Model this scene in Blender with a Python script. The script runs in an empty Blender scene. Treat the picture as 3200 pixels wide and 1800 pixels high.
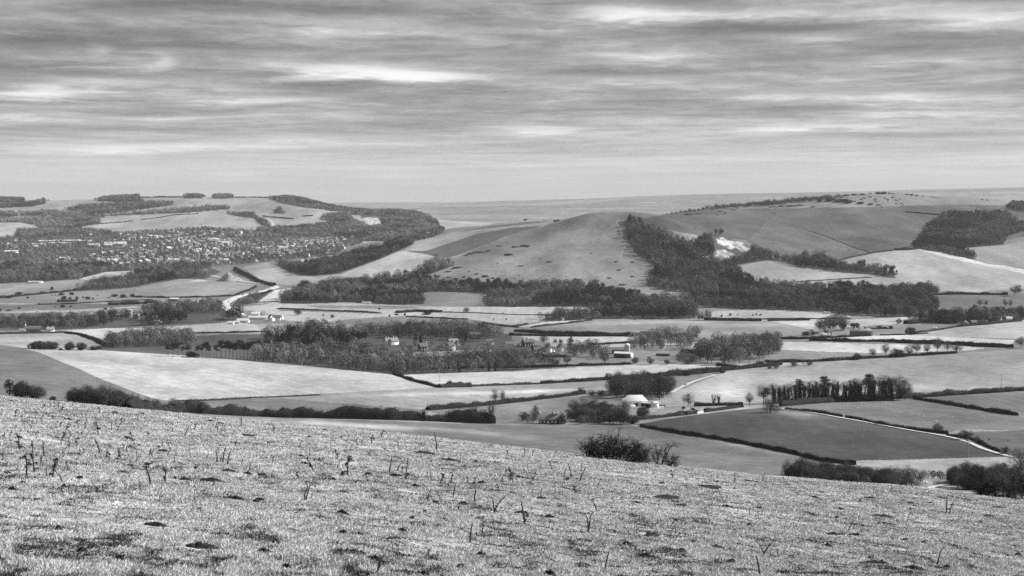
import bpy, math, random
import numpy as np
from mathutils import Vector, Matrix
rad = math.radians
# ------------------------------------------------------------------ scene, camera model
S = bpy.context.scene
C = S.collection
F = 4400.0                       # focal length in pixels of the 3200 x 1800 photograph
CAMZ = 200.0
PITCH = math.atan((900.0 - 612.0) / F)
CP, SP = math.cos(PITCH), math.sin(PITCH)

def ray(px, py):
    """pixel of the photograph -> (t, m): sideways and vertical slope per metre of depth"""
    px = np.asarray(px, float); py = np.asarray(py, float)
    dx = (px - 1600.0) / F; dy = (900.0 - py) / F
    den = CP + dy * SP
    return dx / den, (-SP + dy * CP) / den

def project(X, Y, Z):
    zz = Z - CAMZ
    d = Y * CP - zz * SP
    u = Y * SP + zz * CP
    return 1600.0 + F * X / d, 900.0 - F * u / d

cam_d = bpy.data.cameras.new('camera'); cam = bpy.data.objects.new('camera', cam_d); C.objects.link(cam)
cam.location = (0, 0, CAMZ); cam.rotation_euler = (math.pi / 2 - PITCH, 0, 0)
cam_d.sensor_width = 36.0; cam_d.lens = 36.0 * F / 3200.0
cam_d.clip_start = 0.5; cam_d.clip_end = 90000.0
S.camera = cam
S.view_settings.view_transform = 'Standard'; S.view_settings.look = 'None'
S.view_settings.gamma = 1.0
EXPOSURE = 1.15
S.view_settings.exposure = EXPOSURE
S.cycles.use_denoising = False
S.cycles.volume_bounces = 0
S.cycles.max_bounces = 4; S.cycles.diffuse_bounces = 2; S.cycles.transparent_max_bounces = 8

# ------------------------------------------------------------------ noise
def _hash(ix, iy, seed):
    h = (ix.astype(np.int64) * 374761393 + iy.astype(np.int64) * 668265263 + seed * 982451653) & 0xffffffff
    h = ((h ^ (h >> 13)) * 1274126177) & 0xffffffff
    h = h ^ (h >> 16)
    return (h & 0xffff) / 65535.0

def vnoise(x, y, seed=0):
    x = np.asarray(x, float); y = np.asarray(y, float)
    ix = np.floor(x); iy = np.floor(y); fx = x - ix; fy = y - iy
    ix = ix.astype(np.int64); iy = iy.astype(np.int64)
    fx = fx * fx * fx * (fx * (fx * 6 - 15) + 10); fy = fy * fy * fy * (fy * (fy * 6 - 15) + 10)
    a = _hash(ix, iy, seed); b = _hash(ix + 1, iy, seed); c = _hash(ix, iy + 1, seed); d = _hash(ix + 1, iy + 1, seed)
    return a + (b - a) * fx + (c - a) * fy + (a - b - c + d) * fx * fy

def fbm(x, y, seed=0, octv=4, gain=0.5):
    x = np.asarray(x, float); y = np.asarray(y, float)
    s = 0.0; a = 1.0; tot = 0.0
    for o in range(octv):
        s = s + a * (vnoise(x, y, seed + o * 17) - 0.5); tot += a
        ca, sa = math.cos(0.7), math.sin(0.7)
        x, y = (x * ca - y * sa) * 2.03 + 11.3, (x * sa + y * ca) * 2.03 - 7.1
        a *= gain
    return 2 * s / tot

# ------------------------------------------------------------------ terrain profile
EDGE = [(-900, 1152), (0, 1236), (621, 1298), (1242, 1354), (1801, 1420), (2360, 1484), (2857, 1521), (3200, 1559), (4100, 1640)]
def edge_y(x):
    return np.interp(x, [p[0] for p in EDGE], [p[1] for p in EDGE])

RINGS = [
 [(x, float(edge_y(x)) + 130, 110) for x in (-600, 0, 400, 800, 1200, 1600, 2000, 2400, 2800, 3200, 3800)],
 [(x, float(edge_y(x)) + 60, 260) for x in (-600, 0, 400, 800, 1200, 1600, 2000, 2400, 2800, 3200, 3800)],
 [(0,1262,620),(400,1300,600),(800,1330,600),(1200,1375,600),(1600,1412,600),(2000,1450,570),(2400,1478,540),(2700,1500,520),(2900,1524,500),(3200,1545,480)],
 [(0,1170,900),(300,1215,850),(500,1268,800),(800,1300,800),(1200,1312,820),(1600,1328,840),(2000,1335,830),(2400,1335,800),(2800,1345,790),(3200,1370,760)],
 [(0,1078,1200),(300,1096,1180),(600,1115,1170),(900,1142,1160),(1160,1167,1150),(1400,1206,1130),(1700,1225,1130),(2000,1222,1130),(2400,1228,1130),(2800,1232,1130),(3200,1216,1160)],
 [(0,1073,1450),(400,1094,1440),(800,1124,1430),(1160,1150,1420),(1600,1150,1440),(2000,1142,1450),(2400,1140,1460),(2800,1135,1460),(3200,1115,1480)],
 [(0,1034,1760),(400,1050,1760),(800,1055,1770),(1600,1055,1780),(2400,1058,1760),(2800,1055,1760),(3200,1045,1740)],
 [(0,980,2150),(800,970,2200),(1600,965,2240),(2000,972,2230),(2400,978,2180),(2800,985,2130),(3200,985,2120)],
 [(0,915,2640),(400,905,2720),(800,892,2820),(950,905,2700),(1300,915,2620),(1600,915,2600),(2000,925,2560),(2200,925,2560),(2500,920,2560),(2800,905,2660),(3200,905,2650)],
 [(0,852,3250),(400,848,3280),(700,852,3230),(850,848,3150),(1000,858,3020),(1200,825,3100),(1400,808,3050),(1600,795,3050),(1800,785,3050),(2000,795,3000),(2200,835,2950),(2450,838,2980),(2650,838,2980),(2800,832,3020),(3000,855,2930),(3200,872,2880)],
 [(0,825,3650),(400,818,3700),(700,815,3700),(850,812,3600),(1000,800,3550),(1200,775,3600),(1300,765,3600),(1420,765,3450),(1600,738,3450),(1750,694,3500),(1800,679,3510),(1850,668,3520),(1920,664,3520),(2000,666,3520),(2050,672,3515),(2110,692,3490),(2200,730,3450),(2350,765,3350),(2500,785,3300),(2650,795,3280),(2800,782,3300),(2900,781,3280),(3000,800,3220),(3100,825,3150),(3200,843,3100)],
 [(0,795,4200),(400,790,4200),(700,790,4200),(1000,792,4150),(1150,780,4150),(1300,742,4150),(1420,715,4100),(1520,706,4050),(1640,690,4050),(1750,692,4150),(1860,692,4200),(1950,685,4200),(2050,673,4150),(2200,678,4100),(2400,690,4050),(2600,705,4000),(2800,705,3980),(3000,715,3900),(3200,735,3800)],
 [(0,752,5000),(400,745,5000),(700,742,5000),(1000,752,4900),(1200,748,4900),(1350,738,5000),(1450,730,5200),(1600,720,5400),(1860,690,5000),(2000,680,4900),(2100,665,4850),(2250,648,4850),(2400,634,4850),(2600,613,4850),(2760,604,4850),(2950,612,4800),(3100,624,4750),(3200,640,4650)],
 [(0,705,5900),(300,710,5900),(600,712,5900),(800,705,5900),(1000,695,5800),(1150,690,5800),(1300,705,5800),(1400,718,5900),(1600,718,6200),(1860,720,6200),(2200,720,6200),(3200,720,6200)],
 [(0,622,7300),(150,626,7300),(300,622,7300),(470,617,7300),(680,615,7300),(800,617,7300),(900,617,7200),(960,626,7150),(1030,644,7000),(1090,652,6900),(1150,659,6700),(1290,662,6700),(1340,680,6800),(1400,695,7000),(1600,697,7800),(3200,700,7800)],
 [(0,690,10000),(1600,684,10000),(3200,684,10000)],
 [(0,660,15000),(1000,659,15000),(2000,655,15000),(3200,655,15000)],
 [(0,640,26000),(1200,635,26000),(1600,630,25000),(1800,622,22000),(2000,612,20000),(2200,607,20000),(2400,603,20000),(2700,597,20000),(2900,592,20000),(3200,587,20000)],
 [(0,642,45000),(1600,640,45000),(3200,640,45000)],
]
def pchip_slopes(x, y):
    """x, y arrays (K, ...) -> derivative at each knot, monotone"""
    h = x[1:] - x[:-1]; de = (y[1:] - y[:-1]) / h
    d = np.zeros_like(y)
    w1 = 2 * h[1:] + h[:-1]; w2 = h[1:] + 2 * h[:-1]
    same = (de[:-1] * de[1:]) > 0
    with np.errstate(divide='ignore', invalid='ignore'):
        hm = (w1 + w2) / (w1 / de[:-1] + w2 / de[1:])
    d[1:-1] = np.where(same, hm, 0.0)
    d[0] = de[0]; d[-1] = de[-1]
    return d
def hermite(x0, x1, y0, y1, d0, d1, x):
    h = x1 - x0; s = np.clip((x - x0) / h, 0, 1)
    return ((1 + 2 * s) * (1 - s) ** 2) * y0 + s * (1 - s) ** 2 * h * d0 + s * s * (3 - 2 * s) * y1 + s * s * (s - 1) * h * d1
RT = []
for r in RINGS:
    a = np.array(r, float); t, m = ray(a[:, 0], a[:, 1])
    RT.append((t, a[:, 2], CAMZ + m * a[:, 2]))
def ring_eval(t):
    """(K, n) depth and height of every ring along sideways slopes t"""
    t = np.asarray(t, float); YS, ZS = [], []
    for (kt, ky, kz) in RT:
        dy = pchip_slopes(kt, ky); dz = pchip_slopes(kt, kz)
        tc = np.clip(t, kt[0], kt[-1])
        i = np.clip(np.searchsorted(kt, tc, side='right') - 1, 0, len(kt) - 2)
        YS.append(hermite(kt[i], kt[i+1], ky[i], ky[i+1], dy[i], dy[i+1], tc))
        ZS.append(hermite(kt[i], kt[i+1], kz[i], kz[i+1], dz[i], dz[i+1], tc))
    return np.array(YS), np.array(ZS)
def bumps(X, Y):
    w = np.clip((Y - 700) / 900, 0, 1)
    far = np.clip((Y - 9000) / 9000, 0, 1)
    hill = np.clip((Y - 2800) / 300, 0, 1)
    return w * (1.6 * fbm(X / 170, Y / 170, 5, 3) + hill * 3.5 * fbm(X / 150, Y / 260, 15, 4)) * (1 - far) + far * 26 * fbm(X / 2600, Y / 1900, 9, 4)
def height(X, Y):
    X = np.atleast_1d(np.asarray(X, float)); Y = np.atleast_1d(np.asarray(Y, float))
    YK, ZK = ring_eval(X / Y)
    D = pchip_slopes(YK, ZK)
    n = len(X); idx = np.clip((YK <= Y[None, :]).sum(0) - 1, 0, len(YK) - 2); ar = np.arange(n)
    z = hermite(YK[idx, ar], YK[idx+1, ar], ZK[idx, ar], ZK[idx+1, ar], D[idx, ar], D[idx+1, ar], Y)
    return z + bumps(X, Y)
YGRID = np.geomspace(265, 44000, 1500)
def ground_at(px, py):
    """where the sight line through each pixel first meets the valley terrain -> X, Y, Z"""
    px = np.atleast_1d(np.asarray(px, float)); py = np.atleast_1d(np.asarray(py, float))
    t, m = ray(px, py); oX, oY = np.zeros(len(px)), np.zeros(len(px))
    for i in range(len(px)):
        z = height(t[i] * YGRID, YGRID); l = CAMZ + m[i] * YGRID
        below = np.nonzero(l <= z)[0]
        k = below[0] if len(below) else len(YGRID) - 1
        if k == 0: y = YGRID[0]
        else:
            a0, a1 = l[k-1] - z[k-1], l[k] - z[k]
            f = a0 / (a0 - a1) if a0 != a1 else 0
            y = YGRID[k-1] + (YGRID[k] - YGRID[k-1]) * min(max(f, 0), 1)
        oX[i] = t[i] * y; oY[i] = y
    return oX, oY, height(oX, oY)
def gpt(px, py):
    a = ground_at([px], [py]); return float(a[0][0]), float(a[1][0]), float(a[2][0])
# near hillside the photographer stands on
SL_T, SL_M = ray([p[0] for p in EDGE], [p[1] for p in EDGE]); SL = -SL_M - 0.0318
def hill_height(X, Y):
    X = np.asarray(X, float); Y = np.asarray(Y, float)
    t = np.clip(X / np.maximum(Y, 1.0), SL_T[0], SL_T[-1])
    s = np.interp(t, SL_T, SL)
    z = CAMZ - 1.7 - s * Y - 0.000935 * np.maximum(Y - 45, 0) ** 2
    near = np.clip((120 - Y) / 50, 0, 1)
    return z + near * (0.05 * fbm(X / 2.6, Y / 2.6, 31, 3) + 0.04 * fbm(X / 0.5, Y / 0.5, 37, 3))
HG = np.concatenate([np.geomspace(4, 90, 900)])
def hill_at(px, py):
    t, m = ray(px, py); z = hill_height(t * HG, HG); l = CAMZ + m * HG
    b = np.nonzero(l <= z)[0]
    k = b[0] if len(b) else int(np.argmin(l - z))
    y = float(HG[k]); x = float(t * y)
    return x, y, float(hill_height(x, y))

# ------------------------------------------------------------------ helpers
def tag(o, label=None, cat=None, group=None, kind=None):
    if label: o['label'] = label
    if cat: o['category'] = cat
    if group: o['group'] = group
    if kind: o['kind'] = kind
    return o
def new_mesh(name, V, Fc, mats=(), mi=None, smooth=False, attr=None):
    """V (n,3); Fc (m,3) or (m,4) array, or list of index lists"""
    me = bpy.data.meshes.new(name)
    V = np.asarray(V, np.float32)
    if isinstance(Fc, np.ndarray):
        nl = Fc.shape[1]; m = len(Fc)
        me.vertices.add(len(V)); me.vertices.foreach_set('co', V.ravel())
        me.loops.add(m * nl); me.loops.foreach_set('vertex_index', Fc.astype(np.int32).ravel())
        me.polygons.add(m); me.polygons.foreach_set('loop_start', np.arange(0, m * nl, nl, dtype=np.int32))
        me.update(calc_edges=True)
    else:
        me.from_pydata([tuple(map(float, v)) for v in V], [], [list(map(int, f)) for f in Fc]); me.update()
    for mt in mats: me.materials.append(mt)
    if mi is not None: me.polygons.foreach_set('material_index', np.asarray(mi, np.int32))
    if smooth: me.polygons.foreach_set('use_smooth', np.ones(len(me.polygons), bool))
    if attr is not None:
        for nm, arr in attr.items():
            at = me.attributes.new(nm, 'FLOAT', 'POINT'); at.data.foreach_set('value', np.asarray(arr, np.float32))
    return me
def link(name, me, parent=None, loc=(0, 0, 0), rz=0.0, sc=1.0):
    o = bpy.data.objects.new(name, me); C.objects.link(o)
    if parent is not None: o.parent = parent
    o.location = loc; o.rotation_euler = (0, 0, rz)
    o.scale = (sc, sc, sc) if not hasattr(sc, '__len__') else sc
    return o

# ------------------------------------------------------------------ materials (all neutral grey: the photograph is black and white)
KTONE = 1.45
def alb(g):
    """display grey of sunlit level ground -> surface albedo"""
    return (np.asarray(g, float) / 255.0) ** 2.2 / KTONE
def mat_basic(name, g, rough=0.85, vary=0.0, scale=3.0, metal=0.0):
    m = bpy.data.materials.new(name); m.use_nodes = True
    nt = m.node_tree; b = nt.nodes['Principled BSDF']
    b.inputs['Roughness'].default_value = rough; b.inputs['Metallic'].default_value = metal
    b.inputs['Specular IOR Level'].default_value = 0.15
    if vary:
        tc = nt.nodes.new('ShaderNodeTexCoord'); n = nt.nodes.new('ShaderNodeTexNoise'); n.inputs['Scale'].default_value = scale; n.inputs['Detail'].default_value = 5
        r = nt.nodes.new('ShaderNodeMapRange'); r.inputs[1].default_value = 0.3; r.inputs[2].default_value = 0.7
        r.inputs[3].default_value = g * (1 - vary); r.inputs[4].default_value = g * (1 + vary)
        nt.links.new(tc.outputs['Object'], n.inputs['Vector']); nt.links.new(n.outputs['Fac'], r.inputs[0]); nt.links.new(r.outputs[0], b.inputs['Base Color'])
    else:
        b.inputs['Base Color'].default_value = (g, g, g, 1)
    return m
def mat_random(name, g, vary, attr=None):
    """foliage: each object and each clump a little lighter or darker"""
    m = bpy.data.materials.new(name); m.use_nodes = True
    nt = m.node_tree; b = nt.nodes['Principled BSDF']; b.inputs['Roughness'].default_value = 0.9; b.inputs['Specular IOR Level'].default_value = 0.05
    ge = nt.nodes.new('ShaderNodeNewGeometry')
    n = nt.nodes.new('ShaderNodeTexNoise'); n.inputs['Scale'].default_value = 0.13; n.inputs['Detail'].default_value = 3
    oi = nt.nodes.new('ShaderNodeObjectInfo')
    a = nt.nodes.new('ShaderNodeMath'); a.operation = 'ADD'
    r = nt.nodes.new('ShaderNodeMapRange'); r.inputs[1].default_value = 0.45; r.inputs[2].default_value = 1.55
    r.inputs[3].default_value = g * (1 - vary); r.inputs[4].default_value = g * (1 + vary)
    nt.links.new(ge.outputs['Position'], n.inputs['Vector']); nt.links.new(n.outputs['Fac'], a.inputs[0]); nt.links.new(oi.outputs['Random'], a.inputs[1])
    nt.links.new(a.outputs[0], r.inputs[0]); res = r.outputs[0]
    if attr:
        at = nt.nodes.new('ShaderNodeAttribute'); at.attribute_name = attr; mu = nt.nodes.new('ShaderNodeMath'); mu.operation = 'MULTIPLY'
        nt.links.new(res, mu.inputs[0]); nt.links.new(at.outputs['Fac'], mu.inputs[1]); res = mu.outputs[0]
    nt.links.new(res, b.inputs['Base Color'])
    return m
def mat_ground(name, near=False):
    m = bpy.data.materials.new(name); m.use_nodes = True
    nt = m.node_tree; N = nt.nodes; L = nt.links; b = N['Principled BSDF']
    b.inputs['Roughness'].default_value = 0.95; b.inputs['Specular IOR Level'].default_value = 0.05
    at = N.new('ShaderNodeAttribute'); at.attribute_name = 'tone'
    ge = N.new('ShaderNodeNewGeometry')
    def noise(scale, sx, sy, rot, det, rough=0.6):
        mp = N.new('ShaderNodeMapping'); mp.inputs['Scale'].default_value = (sx, sy, 1); mp.inputs['Rotation'].default_value = (0, 0, rot)
        n = N.new('ShaderNodeTexNoise'); n.inputs['Scale'].default_value = scale; n.inputs['Detail'].default_value = det; n.inputs['Roughness'].default_value = rough
        L.new(ge.outputs['Position'], mp.inputs['Vector']); L.new(mp.outputs[0], n.inputs['Vector']); return n
    def rng(n, lo, hi, a=0.3, bb=0.7):
        r = N.new('ShaderNodeMapRange'); r.inputs[1].default_value = a; r.inputs[2].default_value = bb; r.inputs[3].default_value = lo; r.inputs[4].default_value = hi
        L.new(n.outputs['Fac'], r.inputs[0]); return r
    if near: parts = [rng(noise(9.0, 1, 1, 0, 5), 0.55, 1.4), rng(noise(0.9, 1, 1, 0, 4), 0.7, 1.3)]
    else: parts = [rng(noise(0.011, 1, 0.25, 0.35, 6), 0.74, 1.26), rng(noise(0.09, 1, 0.7, 0.2, 7, 0.72), 0.74, 1.26), rng(noise(0.55, 1, 0.5, 0, 4, 0.7), 0.8, 1.2)]
    if not near:
        oi = N.new('ShaderNodeObjectInfo'); an = N.new('ShaderNodeMath'); an.operation = 'MULTIPLY'; an.inputs[1].default_value = 3.1; L.new(oi.outputs['Random'], an.inputs[0])
        vr = N.new('ShaderNodeVectorRotate'); vr.rotation_type = 'Z_AXIS'; L.new(ge.outputs['Position'], vr.inputs['Vector']); L.new(an.outputs[0], vr.inputs['Angle'])
        wv = N.new('ShaderNodeTexWave'); wv.inputs['Scale'].default_value = 0.026; wv.inputs['Distortion'].default_value = 1.2; wv.inputs['Detail'].default_value = 3; wv.inputs['Detail Scale'].default_value = 0.4; L.new(vr.outputs[0], wv.inputs['Vector'])
        parts.append(rng(wv, 0.96, 1.04, 0, 1))
    prev = at.outputs['Fac']
    for p in parts:
        mu = N.new('ShaderNodeMath'); mu.operation = 'MULTIPLY'; L.new(prev, mu.inputs[0]); L.new(p.outputs[0], mu.inputs[1]); prev = mu.outputs[0]
    L.new(prev, b.inputs['Base Color'])
    return m
M = {}
def mat_blade():
    m = bpy.data.materials.new('grass_blades'); m.use_nodes = True; nt = m.node_tree; b = nt.nodes['Principled BSDF']; b.inputs['Roughness'].default_value = .9; b.inputs['Specular IOR Level'].default_value = 0.05
    at = nt.nodes.new('ShaderNodeAttribute'); at.attribute_name = 'tone'; nt.links.new(at.outputs['Fac'], b.inputs['Base Color']); return m
M['blade'] = mat_blade()
M['ground'] = mat_ground('soil_and_grass'); M['turf'] = mat_ground('winter_turf', True)
M['twig'] = mat_random('winter_twigs', 0.08, 0.5); M['thicket'] = mat_random('thicket_twigs', 0.06, 0.5); M['bark'] = mat_basic('bark', 0.10, vary=0.3)
M['palebark'] = mat_basic('pale_bark', 0.2, vary=0.3)
M['evergreen'] = mat_random('evergreen_needles', 0.03, 0.35); M['ivy'] = mat_random('ivy_leaves', 0.032, 0.35)
M['hedge'] = mat_random('hedge_leaves', 0.028, 0.35); M['bush'] = mat_random('bush_leaves', 0.05, 0.4)
M['farwood'] = mat_random('far_wood', 0.115, 0.35, 'vary')
M['white'] = mat_basic('white_render', 0.82, vary=0.08, scale=0.6); M['roofdark'] = mat_basic('dark_tiles', 0.13, vary=0.25, scale=2.0)
M['rooflight'] = mat_basic('pale_sheet_roof', 0.55, 0.6, vary=0.05); M['brick'] = mat_basic('brick', 0.10, vary=0.2, scale=3)
M['flint'] = mat_basic('flint', 0.3, vary=0.25, scale=2); M['glass'] = mat_basic('window_glass', 0.02, 0.1)
M['roofmid'] = mat_basic('clay_tiles', 0.24, vary=0.2, scale=2); M['dark'] = mat_basic('dark_opening', 0.015)
M['pale'] = mat_basic('pale_wall', 0.46, vary=0.1, scale=0.8); M['wood'] = mat_basic('weathered_wood', 0.3, vary=0.2)
M['chalk'] = mat_basic('chalk', 0.72, vary=0.22, scale=0.12); M['road'] = mat_basic('concrete_road', 0.52, vary=0.08, scale=0.1)
M['track'] = mat_basic('chalk_track', 0.44, vary=0.25, scale=0.3)
M['wornpath'] = mat_basic('worn_chalk', 0.3, vary=0.55, scale=0.09)
M['heap'] = mat_basic('dirty_chalk', 0.3, vary=0.35, scale=0.12)
M['gorse'] = mat_random('gorse_leaves', 0.11, 0.35)
M['soil'] = mat_basic('bare_soil', 0.022, vary=0.4, scale=12); M['stalk'] = mat_basic('dead_stalk', 0.05, vary=0.4, scale=20)
M['wool'] = mat_basic('wool', 0.7); M['black'] = mat_basic('black_cloth', 0.02); M['skin'] = mat_basic('skin', 0.35)
M['thorn'] = mat_basic('thorn_bark', 0.04, vary=0.3, scale=9); M['paint'] = mat_basic('car_paint', 0.6, 0.3)

# ------------------------------------------------------------------ light
SUN_AZ, SUN_EL = rad(68), rad(32)
sd = Vector((math.sin(SUN_AZ) * math.cos(SUN_EL), math.cos(SUN_AZ) * math.cos(SUN_EL), math.sin(SUN_EL)))
sl = bpy.data.lights.new('sun', 'SUN'); sl.energy = 3.7; sl.angle = rad(0.6); sl.color = (1, 1, 1)
so = bpy.data.objects.new('sun', sl); C.objects.link(so); so.rotation_euler = (-sd).to_track_quat('-Z', 'Y').to_euler(); so.location = (0, 0, 400)
w = bpy.data.worlds.new('World'); S.world = w; w.use_nodes = True
def build_sky():
    nt = w.node_tree; N = nt.nodes; L = nt.links; bg = N['Background']
    sky = N.new('ShaderNodeTexSky'); sky.sky_type = 'NISHITA'; sky.sun_disc = False; sky.sun_elevation = SUN_EL; sky.sun_rotation = SUN_AZ
    bw = N.new('ShaderNodeRGBToBW'); L.new(sky.outputs[0], bw.inputs[0])
    tc = N.new('ShaderNodeTexCoord'); sep = N.new('ShaderNodeSeparateXYZ'); L.new(tc.outputs['Generated'], sep.inputs[0])
    def mth(op, a=None, b=None, c=None):
        n = N.new('ShaderNodeMath'); n.operation = op
        for i, v in enumerate((a, b, c)):
            if v is None: continue
            if isinstance(v, (int, float)): n.inputs[i].default_value = v
            else: L.new(v, n.inputs[i])
        return n.outputs[0]
    az = mth('ARCTAN2', sep.outputs[0], sep.outputs[1]); el = mth('ARCSINE', sep.outputs[2])
    # cloud streaks: bands that thin towards the horizon
    elc = mth('MAXIMUM', el, 0.0)
    band = mth('LOGARITHM', mth('ADD', elc, 0.035), 2.718)
    def noise(su, sv, det, rough, dist, off):
        cv = N.new('ShaderNodeCombineXYZ'); L.new(mth('MULTIPLY', az, su), cv.inputs[0])
        L.new(mth('ADD', mth('MULTIPLY', band, sv), mth('MULTIPLY', az, -0.5)), cv.inputs[1]); cv.inputs[2].default_value = off
        n = N.new('ShaderNodeTexNoise'); n.inputs['Scale'].default_value = 1.0; n.inputs['Detail'].default_value = det; n.inputs['Roughness'].default_value = rough; n.inputs['Distortion'].default_value = dist
        L.new(cv.outputs[0], n.inputs['Vector']); return n.outputs['Fac']
    n1 = noise(5.5, 6.5, 2.5, 0.5, 0.5, 3.1); n2 = noise(10.0, 16.0, 4, 0.55, 0.45, 9.7); n3 = noise(130, 60, 3, 0.6, 0.0, 1.3); n4 = noise(34, 30, 5, 0.6, 0.7, 5.3)
    v = mth('MULTIPLY_ADD', mth('SUBTRACT', n1, 0.5), 1.1, 0.0)
    v = mth('MULTIPLY_ADD', mth('SUBTRACT', n2, 0.5), 1.25, v)
    v = mth('MULTIPLY_ADD', mth('SUBTRACT', n3, 0.5), 0.22, v)
    v = mth('MULTIPLY_ADD', mth('SUBTRACT', n4, 0.5), 0.72, v)
    fade = N.new('ShaderNodeMapRange'); L.new(el, fade.inputs[0]); fade.inputs[1].default_value = 0.015; fade.inputs[2].default_value = 0.06; fade.inputs[3].default_value = 0.22; fade.inputs[4].default_value = 1.0
    v = mth('MULTIPLY', v, fade.outputs[0])
    # the larger banks of cloud and their dark bellies, by bearing and elevation
    wob = N.new('ShaderNodeCombineXYZ'); L.new(mth('MULTIPLY_ADD', mth('SUBTRACT', n2, 0.5), 0.04, az), wob.inputs[0]); L.new(mth('MULTIPLY_ADD', mth('SUBTRACT', n1, 0.5), 0.010, mth('MULTIPLY_ADD', mth('SUBTRACT', n4, 0.5), 0.006, el)), wob.inputs[1])
    B = [(1530,35,130,20,.55),(1800,47,170,11,.42),(2390,75,140,20,.5),(2200,62,60,8,.2),(2050,115,70,12,.3),(1620,148,120,20,.35),(820,178,150,16,.45),(980,190,200,12,.55),(1090,200,90,9,.3),(1550,215,190,13,.38),
         (110,248,75,12,.42),(300,225,240,10,.32),(640,255,160,10,.28),(2080,252,220,8,.32),(2330,170,150,10,.25),(1380,328,100,6,.28),(2250,295,220,7,.3),(2120,320,170,5,.3),(480,370,170,6,.28),(250,378,130,5,.22),(40,303,70,6,.25),
         (1400,165,55,8,.28),(2200,20,150,10,.2),(340,184,40,11,.34),(390,190,30,12,.3),(255,146,24,10,.34),(430,176,22,17,.34),(408,160,14,9,.28),(850,80,110,10,.18),(600,60,160,10,.16),(590,440,40,8,.12),(1000,450,60,5,.12),(700,355,90,6,.18),(300,80,160,14,.2),(60,70,60,14,.15),
         (850,30,210,14,-.30),(1150,55,90,12,-.25),(1700,8,110,9,-.28),(1900,84,260,12,-.33),(2560,15,130,14,-.42),(2450,120,210,11,-.33),(2200,152,160,11,-.22),(1600,185,170,9,-.28),(790,219,130,6,-.36),(1000,236,260,9,-.22),
         (1350,130,160,13,-.2),(100,195,210,13,-.28),(60,130,130,12,-.25),(400,130,320,8,-.24),(150,270,210,5,-.3),(1200,290,320,8,-.15),(2300,225,160,8,-.24),(2000,281,260,6,-.15),(2400,345,210,8,-.1),(500,335,320,8,-.12),(500,25,200,14,-.12)]
    for (X, Y, rx, ry, amp) in B:
        px, py = X / 0.805, Y / 0.805
        u = math.atan((px - 1600) / F); e = math.atan((612 - py) / F)
        s = N.new('ShaderNodeVectorMath'); s.operation = 'SUBTRACT'; L.new(wob.outputs[0], s.inputs[0]); s.inputs[1].default_value = (u, e, 0)
        q = N.new('ShaderNodeVectorMath'); q.operation = 'MULTIPLY'; L.new(s.outputs[0], q.inputs[0]); q.inputs[1].default_value = (F * 0.805 / (rx * 1.1), F * 0.805 / (ry * 1.05), 0)
        d = N.new('ShaderNodeVectorMath'); d.operation = 'DOT_PRODUCT'; L.new(q.outputs[0], d.inputs[0]); L.new(q.outputs[0], d.inputs[1])
        g = mth('POWER', 2.0, mth('MULTIPLY', d.outputs['Value'], -1.1))
        v = mth('MULTIPLY_ADD', g, amp * 1.15, v)
    base = N.new('ShaderNodeMapRange'); L.new(el, base.inputs[0]); base.inputs[1].default_value = 0.0; base.inputs[2].default_value = 0.075
    base.inputs[3].default_value = 0.34; base.inputs[4].default_value = -0.30
    v = mth('ADD', v, base.outputs[0])
    k = mth('POWER', 2.718, mth('MULTIPLY', v, 1.75))
    k = mth('DIVIDE', k, mth('POWER', mth('ADD', 1.0, mth('POWER', mth('DIVIDE', k, 2.05), 4.0)), 0.25))
    cloud = mth('MULTIPLY', k, CLOUD)
    mix = mth('ADD', mth('MULTIPLY', cloud, 0.92), mth('MULTIPLY', bw.outputs[0], 0.08))
    cc = N.new('ShaderNodeCombineColor')
    for i in range(3): L.new(mix, cc.inputs[i])
    L.new(cc.outputs[0], bg.inputs['Color']); bg.inputs['Strength'].default_value = 0.1
    w.cycles.sampling_method = 'MANUAL'; w.cycles.sample_map_resolution = 512
CLOUD = 2.3
build_sky()
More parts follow.
